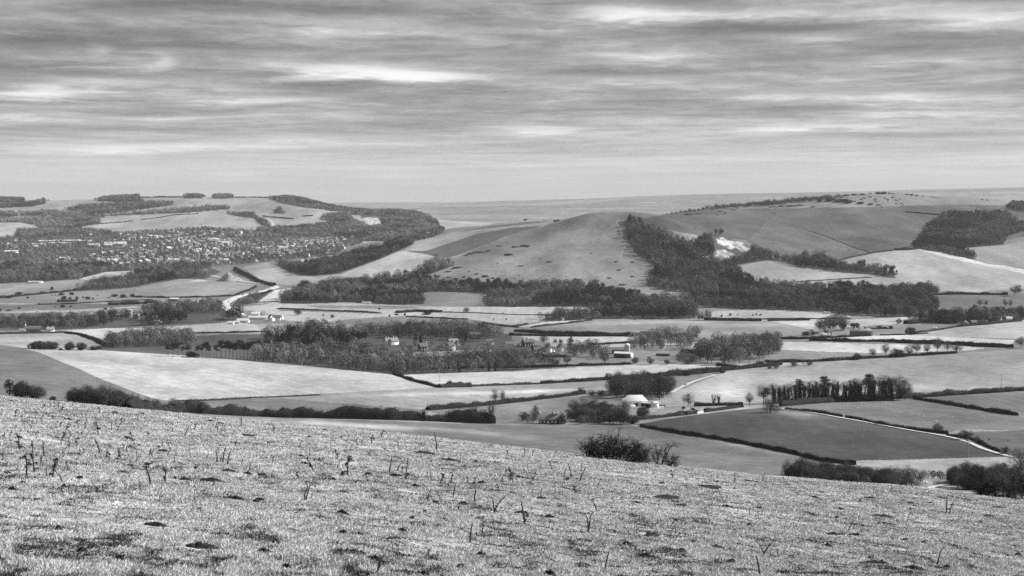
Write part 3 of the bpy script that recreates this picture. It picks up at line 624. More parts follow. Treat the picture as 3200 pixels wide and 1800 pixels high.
def ball_points(n, rng, shell=0.5):
    d = unit(rng.normal(size=(n, 3))); return d * (rng.random((n, 1)) ** (1 / 3 * (1 - shell) + 0.02))

def bare_tree_geo(seed, H=14.0, R=5.0, ncl=46, ntw=34, L=1.3, W=0.085, limbs=True, zc=.63, zr=.37, low=.25):
    rng = np.random.default_rng(seed); tr, cr = Geo(), Geo()
    lean = rng.normal(size=2) * .04 * H
    top = np.array([lean[0], lean[1], .5 * H])
    tr.add(*tube([(0, 0, -.4), (lean[0] * .2, lean[1] * .2, .2 * H), top, top * np.array([1.1, 1.1, 1.5])], [.028 * H, .02 * H, .013 * H, .004 * H], 5))
    c = ball_points(ncl, rng, .65)
    c[:, 2] = np.where(c[:, 2] < 0, c[:, 2] * .8, c[:, 2])
    lop = 1 + .25 * np.sin(np.arctan2(c[:, 1], c[:, 0]) * 2 + rng.random() * 6)
    c = c * np.array([R, R, zr * H]) * lop[:, None] + np.array([lean[0], lean[1], zc * H])
    if limbs:
        for q in c:
            z0 = np.clip(low * H + .45 * (q[2] - .3 * H), .18 * H, .55 * H); s = np.array([lean[0] * z0 / (.5 * H), lean[1] * z0 / (.5 * H), z0])
            mid = s + (q - s) * .5 + np.array([0, 0, -.02 * H]) + rng.normal(size=3) * .25
            tr.add(*tube([s, mid, q + (q - mid) * .35], [.008 * H, .005 * H, .0015 * H], 3))
    P = np.repeat(c, ntw, 0) + rng.normal(size=(ncl * ntw, 3)) * .085 * H * np.array([1, 1, .8])
    D = unit(P - np.array([0, 0, .3 * H])) + rng.normal(size=P.shape) * .55 + np.array([0, 0, .25])
    h_ = len(P) // 2; o_ = rng.permutation(len(P)); P, D = P[o_], D[o_]
    cr.add(*slivers(P[:h_], D[:h_], L * rng.uniform(.6, 1.3, h_), W, rng)); cr.add(*shell(P[h_:], D[h_:], L * .9 * rng.uniform(.6, 1.3, len(P) - h_), W * 1.25, rng))
    return tr, cr
def evergreen_geo(seed, H=12.0, R=4.0, lumps=12, n=110, cone=False, leaf=.75):
    rng = np.random.default_rng(seed); tr, cr = Geo(), Geo()
    tr.add(*tube([(0, 0, -.4), (0, 0, .3 * H), (.1, 0, .8 * H)], [.03 * H, .022 * H, .008 * H], 5))
    for k in range(lumps):
        z = rng.uniform(.2, .92) * H; f = (1 - .75 * (z / H) ** 1.6) if cone else math.sqrt(max(.05, 1 - ((z / H - .52) / .5) ** 2))
        a = rng.random() * 6.28; r = R * f * .55
        c = np.array([math.cos(a) * r, math.sin(a) * r, z])
        P = c + unit(rng.normal(size=(n, 3))) * rng.uniform(.6, 1, (n, 1)) * np.array([R * f * .6, R * f * .6, H * .12])
        cr.add(*slivers(P, P - c + rng.normal(size=P.shape) * .5, leaf, leaf * .55, rng))
    return tr, cr
def pine_geo(seed, H=19.0, R=4.9, plates=9, n=190):
    rng = np.random.default_rng(seed); tr, cr = Geo(), Geo()
    lean = rng.normal(size=2) * .07 * H
    pth = [(0, 0, -.4), (lean[0] * .3, lean[1] * .3, .35 * H), (lean[0] * .7, lean[1] * .7, .7 * H), (lean[0], lean[1], .93 * H)]
    tr.add(*tube(pth, [.02 * H, .016 * H, .011 * H, .005 * H], 5))
    for k in range(plates):
        z = (.60 + .38 * k / plates + rng.uniform(-.02, .02)) * H; a = rng.random() * 6.28; r = R * rng.uniform(.2, .75) * (1.1 - .6 * k / plates)
        b = np.array([lean[0] * z / H, lean[1] * z / H, z - .05 * H]); c = np.array([b[0] + math.cos(a) * r, b[1] + math.sin(a) * r, z])
        tr.add(*tube([b, (b + c) / 2 + np.array([0, 0, -.1]), c], [.006 * H, .004 * H, .002 * H], 3))
        P = c + ball_points(n, rng, .4) * np.array([R * .55, R * .55, .05 * H])
        cr.add(*slivers(P, rng.normal(size=P.shape) + np.array([0, 0, .8]), .7, .34, rng))
    return tr, cr
def ivy_tree_geo(seed, H=17.0, stems=3, twigs=700):
    rng = np.random.default_rng(seed); tr, iv, cr = Geo(), Geo(), Geo()
    for s in range(stems):
        a = rng.random() * 6.28; r0 = rng.uniform(.2, 1.1); sp = rng.uniform(.04, .16) * H
        b = np.array([math.cos(a) * r0, math.sin(a) * r0, -.4]); t = np.array([math.cos(a) * (r0 + sp), math.sin(a) * (r0 + sp), H * rng.uniform(.75, .98)])
        mid = (b + t) / 2 + rng.normal(size=3) * .5
        tr.add(*tube([b, mid, t], [.3, .2, .06], 5))
        h1 = rng.uniform(.82, 1.0); n = 420
        u = rng.random(n) * h1; c = np.where(u[:, None] < .5, b + (mid - b) * u[:, None] * 2, mid + (t - mid) * (u[:, None] - .5) * 2)
        rr = (.75 + .65 * np.sin(u * 9 + s) ** 2) * (1.2 - .5 * u)
        P = c + unit(rng.normal(size=(n, 3))) * (rr * rng.uniform(.5, 1.1, n))[:, None] * np.array([1, 1, .8])
        iv.add(*slivers(P, P - c + np.array([0, 0, .3]) + rng.normal(size=P.shape) * .4, .75, .5, rng))
        for k in range(6):
            q = mid + (t - mid) * rng.uniform(.1, 1); e = q + np.array([rng.normal() * 2, rng.normal() * 2, rng.uniform(.8, 2.6)])
            tr.add(*tube([q, (q + e) / 2, e], [.07, .05, .02], 3))
    P = np.array([0, 0, .8 * H]) + ball_points(twigs, rng, .3) * np.array([.24 * H, .24 * H, .24 * H])
    cr.add(*slivers(P, P - np.array([0, 0, .5 * H]) + rng.normal(size=P.shape) * 1.5, 1.5, .06, rng))
    return tr, iv, cr
def bush_geo(seed, R=2.0, H=2.2, lumps=7, n=110, leaf=.45):
    rng = np.random.default_rng(seed); g = Geo()
    for k in range(lumps):
        a = rng.random() * 6.28; r = R * rng.uniform(0, .7); c = np.array([math.cos(a) * r, math.sin(a) * r, H * rng.uniform(.2, .6)])
        s = np.array([R * .5, R * .5, H * .42]) * rng.uniform(.8, 1.15)
        P = c + unit(rng.normal(size=(n, 3))) * rng.uniform(.55, 1, (n, 1)) * s; P[:, 2] = np.maximum(P[:, 2], -.1)
        g.add(*slivers(P, P - c + rng.normal(size=P.shape) * .6 + np.array([0, 0, .2]), leaf, leaf * .5, rng))
    return g
# meshes shared by all the copies of a plant
PROTO = {}
def proto(kind, parts): PROTO.setdefault(kind, []).append(parts)
for s in range(7):
    R = [5.2, 4.4, 5.8, 4.0, 5.0, 4.7, 6.2][s]
    tr, cr = bare_tree_geo(100 + s, R=R, W=.12, ntw=42, ncl=[60, 52, 68, 46, 58, 54, 72][s], zc=[.62, .64, .6, .66, .6, .63, .58][s])
    proto('bare_tree', [('trunk', tr.mesh('trunk', [M['bark']])), ('crown', cr.mesh('crown', [M['twig']]))])
for s in range(4):
    tr, cr = bare_tree_geo(150 + s, H=14, R=2.8, ncl=44, ntw=36, zc=.62, zr=.38, L=1.5, W=.12)
    proto('slender_tree', [('trunk', tr.mesh('trunk', [M['palebark']])), ('crown', cr.mesh('crown', [M['twig']]))])
for s in range(5):
    tr, cr = bare_tree_geo(180 + s, H=9, R=4.0, ncl=70, ntw=50, zc=.5, zr=.46, L=.9, W=.11, low=.1)
    proto('scrub_tree', [('trunk', tr.mesh('trunk', [M['bark']])), ('crown', cr.mesh('crown', [M['twig']]))])
for s in range(5):
    tr, cr = bare_tree_geo(190 + s, H=9, R=4.2, ncl=130, ntw=60, zc=.44, zr=.5, L=.8, W=.13, low=.08)
    proto('thicket_tree', [('trunk', tr.mesh('trunk', [M['bark']])), ('crown', cr.mesh('crown', [M['thicket']]))])
for s in range(4):
    tr, cr = evergreen_geo(200 + s, R=[3.6, 4.4, 3.0, 5.0][s], cone=(s == 2))
    proto('evergreen_tree', [('trunk', tr.mesh('trunk', [M['bark']])), ('crown', cr.mesh('crown', [M['evergreen']]))])
for s in range(5):
    tr, cr = pine_geo(220 + s)
    proto('pine_tree', [('trunk', tr.mesh('trunk', [M['bark']])), ('crown', cr.mesh('crown', [M['evergreen']]))])
for s in range(6):
    tr, iv, cr = ivy_tree_geo(240 + s, stems=[3, 2, 4, 3, 2, 3][s])
    proto('ivy_clad_tree', [('trunk', tr.mesh('trunk', [M['bark']])), ('ivy', iv.mesh('ivy', [M['ivy']])), ('crown', cr.mesh('crown', [M['twig']]))])
for s in range(5): proto('bush', [(None, bush_geo(260 + s).mesh('bush', [M['bush']]))])
for s in range(3): proto('gorse', [(None, bush_geo(270 + s, R=2.4, H=1.5, leaf=.5).mesh('gorse_bush', [M['gorse']]))])
_rp = np.random.default_rng(77)
def place_plant(kind, name, x, y, z, sc, label, cat, group=None, variant=None, rz=None):
    v = PROTO[kind][variant if variant is not None else int(_rp.integers(len(PROTO[kind])))]
    rz = _rp.random() * 6.28 if rz is None else rz
    if v[0][0] is None:
        o = link(name, v[0][1], None, (x, y, z), rz, sc)
    else:
        o = bpy.data.objects.new(name, None); C.objects.link(o); o.location = (x, y, z); o.rotation_euler = (0, 0, rz)
        o.scale = (sc, sc, sc) if not hasattr(sc, '__len__') else sc
        for pn, me in v: link(pn, me, o)
    return tag(o, label, cat, group)

# ------------------------------------------------------------------ where plants stand
def scatter(mask, spacing, seed, jitter=True):
    """points on the terrain faces of a mask, about one per spacing x spacing"""
    rng = np.random.default_rng(seed); a = GRID['area'] * mask
    tot = a.sum()
    if tot <= 0: return np.zeros((0, 3)), np.zeros(0)
    n = int(tot / spacing ** 2 * 1.9) + 1
    p = a.ravel() / tot; k = rng.choice(len(p), n, p=p); r, c = np.unravel_index(k, a.shape)
    u, v = rng.random(n), rng.random(n)
    def li(A): return (A[r, c] * (1-u) + A[r, c+1] * u) * (1-v) + (A[r+1, c] * (1-u) + A[r+1, c+1] * u) * v
    P = np.stack([li(GRID['X']), li(GRID['Y']), li(GRID['Z'])], -1)
    key = (np.floor(P[:, 0] / spacing).astype(np.int64) * 1000003 + np.floor(P[:, 1] / spacing).astype(np.int64))
    _, first = np.unique(key, return_index=True)
    return P[first], GRID['py'][r, c][first]
def poly_mask(poly, ymin=0, ymax=1e9):
    px, py = GRID['px'][:-1, :-1], GRID['py'][:-1, :-1]
    return in_poly(px, py, poly) & GRID['vis'][:-1, :-1] & (GRID['Y'][:-1, :-1] > ymin) & (GRID['Y'][:-1, :-1] < ymax)

# ---- woods too far off to tell their trees apart
_f = []
for s in range(6):
    V, T = lumpy_crown(300 + s, 12, 4.6, 230, 1.5, .5); tr, _c = bare_tree_geo(300 + s, H=12, R=4.6, ncl=10, ntw=1, limbs=True); V2, T2, _ = tr.arrays()
    _f.append((np.concatenate([V, V2]), np.concatenate([T, T2 + len(V)])))
FAR_LOW = [lumpy_crown(330 + s, 11.5, 5.2, 80, 2.4, 1.3, zc=.52, zr=.48) for s in range(6)]
FAR_MID = _f
FAR_DARK = []
for s in range(4):
    tr, cr = evergreen_geo(340 + s, H=13, R=3.6, lumps=8, n=26, leaf=1.6); V, T, _ = cr.arrays(); FAR_DARK.append((V, T))
def merge(P, protos, seed, smin=.75, smax=1.25, tones=False, base=1.0):
    rng = np.random.default_rng(seed); Vs, Ts, n = [], [], 0
    pick = rng.integers(len(protos), size=len(P)); sc = base * rng.uniform(smin, smax, len(P)) * (1 + .35 * fbm(P[:, 0] / 45, P[:, 1] / 45, seed, 3)); tn = np.clip(np.exp(rng.normal(0, .38, len(P))) * (1 + .5 * fbm(P[:, 0] / 70, P[:, 1] / 70, seed + 1, 3)), .35, 2.2); TN = []; an = rng.random(len(P)) * 6.28
    for i, p in enumerate(P):
        V, T = protos[pick[i]]; c, s = math.cos(an[i]), math.sin(an[i])
        W = V * sc[i]; W = np.stack([W[:, 0] * c - W[:, 1] * s, W[:, 0] * s + W[:, 1] * c, W[:, 2]], -1) + p
        Vs.append(W); Ts.append(T + n); n += len(V); TN.append(np.full(len(V), tn[i]))
    if tones: return np.concatenate(Vs), np.concatenate(Ts), np.concatenate(TN)
    return np.concatenate(Vs), np.concatenate(Ts)
CLEAR = [[(2222,738),(2262,738),(2312,748),(2352,776),(2345,800),(2330,805),(2290,815),(2235,822),(2232,790),(2228,770)], [(1092,668),(1190,676),(1196,712),(1100,706)], [(690,938),(740,922),(870,888),(914,890),(905,905),(800,936),(745,952),(728,962),(765,988),(757,1000),(722,990),(688,965)], [(640,838),(770,838),(780,890),(640,880)]]
WOODS = {  # index of woodland among LAND woodlands -> label ; near ones are built tree by tree below
}
def far_woods():
    wl = [i for i, l in enumerate(LAND) if l[0] == 'woodland']
    vis = GRID['vis'][:-1, :-1]; Yf = GRID['Y'][:-1, :-1]
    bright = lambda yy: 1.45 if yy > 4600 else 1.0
    names = ['dark wood at the far end of the distant hilltop on the left', 'flat topped wood on the skyline above the town', 'round clump of trees standing on the skyline', 'small copse beside the skyline clump', 'long wood across the middle of the distant hill',
             'broad wood covering the combe of the distant hill', 'wooded belt along the upper edge of the town', 'wooded shoulder of hill around the small chalk pit', 'belt of trees beside the curving hill road', 'scrub clump on the distant hill slope', 'tree belt along the near edge of the town',
             'thicket between the marsh fields and the town', 'scrub beside the bending main road', 'trees round the pale tower in the marsh', 'near wood', 'long wood at the foot of the bare round hill', 'round copse on the flank of the bare hill', 'tree strip running up the spur below the town', 'dark hanging wood on the right hillside', 'dark clump at the right end of the skyline', 'wood filling the combe below the chalk quarry', 'trees by the right edge of the valley', 'wood on the marsh below the white house at the hill foot']
    for k, i in enumerate(wl):
        if k == 14 : continue
        m = (GRID['cls'][:-1, :-1] == i) & vis
        if not m.any(): continue
        yy = float(np.median(Yf[m])); m &= (np.abs(Yf - yy) < .35 * yy)
        if yy > 4600: sp, pr, a, b = 11.5, FAR_LOW, .6, 1.25
        elif yy > 3300: sp, pr, a, b = 10.5, FAR_MID, .7, 1.3
        else: sp, pr, a, b = 9.5, FAR_MID, .65, 1.45
        P, _ = scatter(m, sp, 500 + k)
        qx, qy = project(P[:, 0], P[:, 1], P[:, 2]); cl = np.zeros(len(P), bool)
        for cp in CLEAR: cl |= in_poly(qx, qy, cp)
        P = P[~cl]
        if k in (13, 12): P = P[fbm(P[:, 0] / 60, P[:, 1] / 60, 4, 3) > -.1]
        g = Geo(); n = len(P); dk = fbm(P[:, 0] / 90, P[:, 1] / 90, 8, 2) > (.28 if k not in (15, 16, 17, 18, 20) else .16)
        big = 1.4 if k in (1, 2, 3) else 1.15 if k in (0,) else 1.0
        V, T, t1 = merge(P[~dk], pr, 520 + k, a * big, b * big, True); g.add(V, T, 0); t2 = np.zeros(0)
        if dk.any(): V, T, t2 = merge(P[dk], FAR_DARK if yy < 4600 else pr, 540 + k, a, b, True); g.add(V, T, 1)
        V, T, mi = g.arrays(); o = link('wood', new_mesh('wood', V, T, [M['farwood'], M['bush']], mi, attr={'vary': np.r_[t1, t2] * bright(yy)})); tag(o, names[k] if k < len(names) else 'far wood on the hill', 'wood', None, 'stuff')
    # trees between the houses of the town
    i = [j for j, l in enumerate(LAND) if l[0] == 'town_ground'][0]
    m = (GRID['cls'][:-1, :-1] == i) & vis
    P, _ = scatter(m, 15.5, 600); V, T, tt = merge(P, FAR_LOW, 601, .4, .95, True)
    o = link('wood', new_mesh('wood', V, T, [M['farwood']], attr={'vary': tt})); tag(o, 'garden trees massed between the houses of the town', 'wood', None, 'stuff')
far_woods()

# ---- woods near enough to tell the trees apart: outlines of the ground they stand on
# outline, spacing, kinds, heights, label, group
NEARWOODS = [
 ([(795,1130),(1000,1143),(1165,1166),(1182,1125),(1160,1102),(1000,1100),(795,1104)], 11, ['bare_tree', 'bare_tree', 'slender_tree'], (11, 17), 'bare winter tree in the broad wood behind the pale rounded field'),
 ([(1168,1168),(1240,1171),(1400,1165),(1600,1159),(1740,1150),(1735,1132),(1600,1124),(1500,1118),(1300,1130),(1182,1126)], 11, ['slender_tree', 'slender_tree', 'bare_tree', 'scrub_tree'], (9.5, 14.5), 'slim bare tree in the wood along the bright narrow field'),
 ([(330,1090),(530,1084),(610,1077),(600,1062),(420,1064),(345,1076)], 10, ['bare_tree', 'slender_tree'], (12, 17), 'bare tree in the strip of wood at the hedge end on the left'),
 ([(820,1095),(1120,1090),(1150,1070),(1000,1058),(840,1068)], 15, ['evergreen_tree', 'pine_tree', 'evergreen_tree', 'bare_tree'], (13, 19), 'dark conifer massed in the middle of the valley wood'),
 ([(800,1062),(1150,1052),(1320,1062),(1500,1072),(1565,1052),(1480,1036),(1300,1030),(1180,1040),(1000,1034),(880,1046)], 12, ['bare_tree', 'bare_tree', 'slender_tree', 'bare_tree'], (12, 18), 'bare tree in the upper part of the valley wood'),
 ([(1905,1240),(1960,1247),(2030,1250),(2095,1243),(2098,1226),(2000,1215),(1925,1222)], 7.5, ['bare_tree', 'bare_tree', 'slender_tree'], (11, 16), 'bare tree in the grove behind the white roofed barn'),
 ([(1795,1300),(1850,1296),(1930,1298),(1958,1318),(1950,1328),(1810,1329)], 6, ['thicket_tree', 'thicket_tree', 'scrub_tree'], (6, 10), 'twiggy tree in the thicket beside the dark brick cottages'),
 ([(1625,1318),(1680,1310),(1690,1322),(1640,1326)], 6, ['thicket_tree'], (5, 7), 'low scrubby tree at the far end of the dark brick cottages'),
 ([(2165,1136),(2300,1142),(2432,1110),(2430,1070),(2300,1072),(2180,1092)], 13, ['bare_tree', 'bare_tree', 'slender_tree'], (12, 18), 'bare tree in the wood on the far side of the silo farm'),
 ([(1960,1098),(2150,1094),(2165,1078),(2000,1074)], 13, ['bare_tree'], (13, 18), 'spreading bare tree behind the silo barn'),
 ([(1772,1120),(1900,1122),(1890,1092),(1810,1084),(1772,1098)], 13, ['bare_tree', 'scrub_tree'], (8, 14), 'bare tree between the white farmhouse and the silo barn'),
 ([(1560,1130),(1680,1128),(1680,1112),(1640,1104),(1560,1106)], 13, ['bare_tree', 'scrub_tree'], (4, 7), 'bare tree in front of the white farmhouse'),
 ([(1180,1100),(1560,1102),(1560,1084),(1400,1080),(1180,1078)], 17, ['scrub_tree', 'bare_tree', 'thicket_tree'], (4.5, 8), 'bare tree among the houses of the valley wood'),
 ([(2000,1066),(2180,1066),(2185,1046),(2050,1046)], 13, ['bare_tree', 'bare_tree', 'scrub_tree'], (9, 14), 'bare tree on the scrubby bank behind the silo farm'),
 ([(2110,1136),(2175,1139),(2178,1112),(2120,1112)], 11, ['scrub_tree', 'bare_tree', 'thicket_tree'], (6, 11), 'bare tree along the paddock right of the silo farm'),
 ([(2540,1036),(2660,1034),(2640,1020),(2560,1022)], 12, ['bare_tree'], (12, 17), 'round bare tree behind the cottages by the long terrace'),
 ([(2440,1487),(2600,1499),(2750,1511),(2880,1519),(2890,1532),(2750,1532),(2600,1522),(2440,1502)], 4.0, ['scrub_tree', 'slender_tree', 'thicket_tree', 'scrub_tree'], (3.6, 7.4), 'bare tree in the belt rising behind the brow of the near hillside'),
 ([(2950,1524),(3060,1536),(3230,1556),(3230,1505),(3080,1492),(2975,1500)], 6, ['thicket_tree', 'scrub_tree', 'bare_tree', 'thicket_tree'], (5, 8.2), 'tangled bare tree in the copse beside the walkers'),
 ([(2866,1503),(2975,1506),(2975,1494),(2866,1488)], 3.6, ['thicket_tree', 'scrub_tree'], (1.8, 3.6), 'low scrubby tree on the bank just beyond the walkers'),
]
CANDS = []
for k, (poly, sp, kinds, hr, lab) in enumerate(NEARWOODS):
    m = poly_mask(poly) if k < 16 else in_poly(GRID['px'][:-1, :-1], GRID['py'][:-1, :-1], poly) & (GRID['Y'][:-1, :-1] > 400) & (GRID['Y'][:-1, :-1] < 720)
    P, py = scatter(m, sp, 700 + k); rng = np.random.default_rng(720 + k)
    for p in P:
        kd = kinds[int(rng.integers(len(kinds)))]; h = rng.uniform(*hr)
        CANDS.append((h / p[1], kd, p, h, lab, k))
KH = {'bare_tree': 14.5, 'slender_tree': 14.5, 'scrub_tree': 9.2, 'thicket_tree': 10.4, 'evergreen_tree': 12, 'pine_tree': 19, 'ivy_clad_tree': 17}
NM = {'bare_tree': 'bare_tree', 'slender_tree': 'bare_tree', 'scrub_tree': 'bare_tree', 'thicket_tree': 'bare_tree'}
CANDS.sort(key=lambda c: -c[0] * (2.5 if c[5] in (5, 6, 7, 16, 17, 18) else 1))
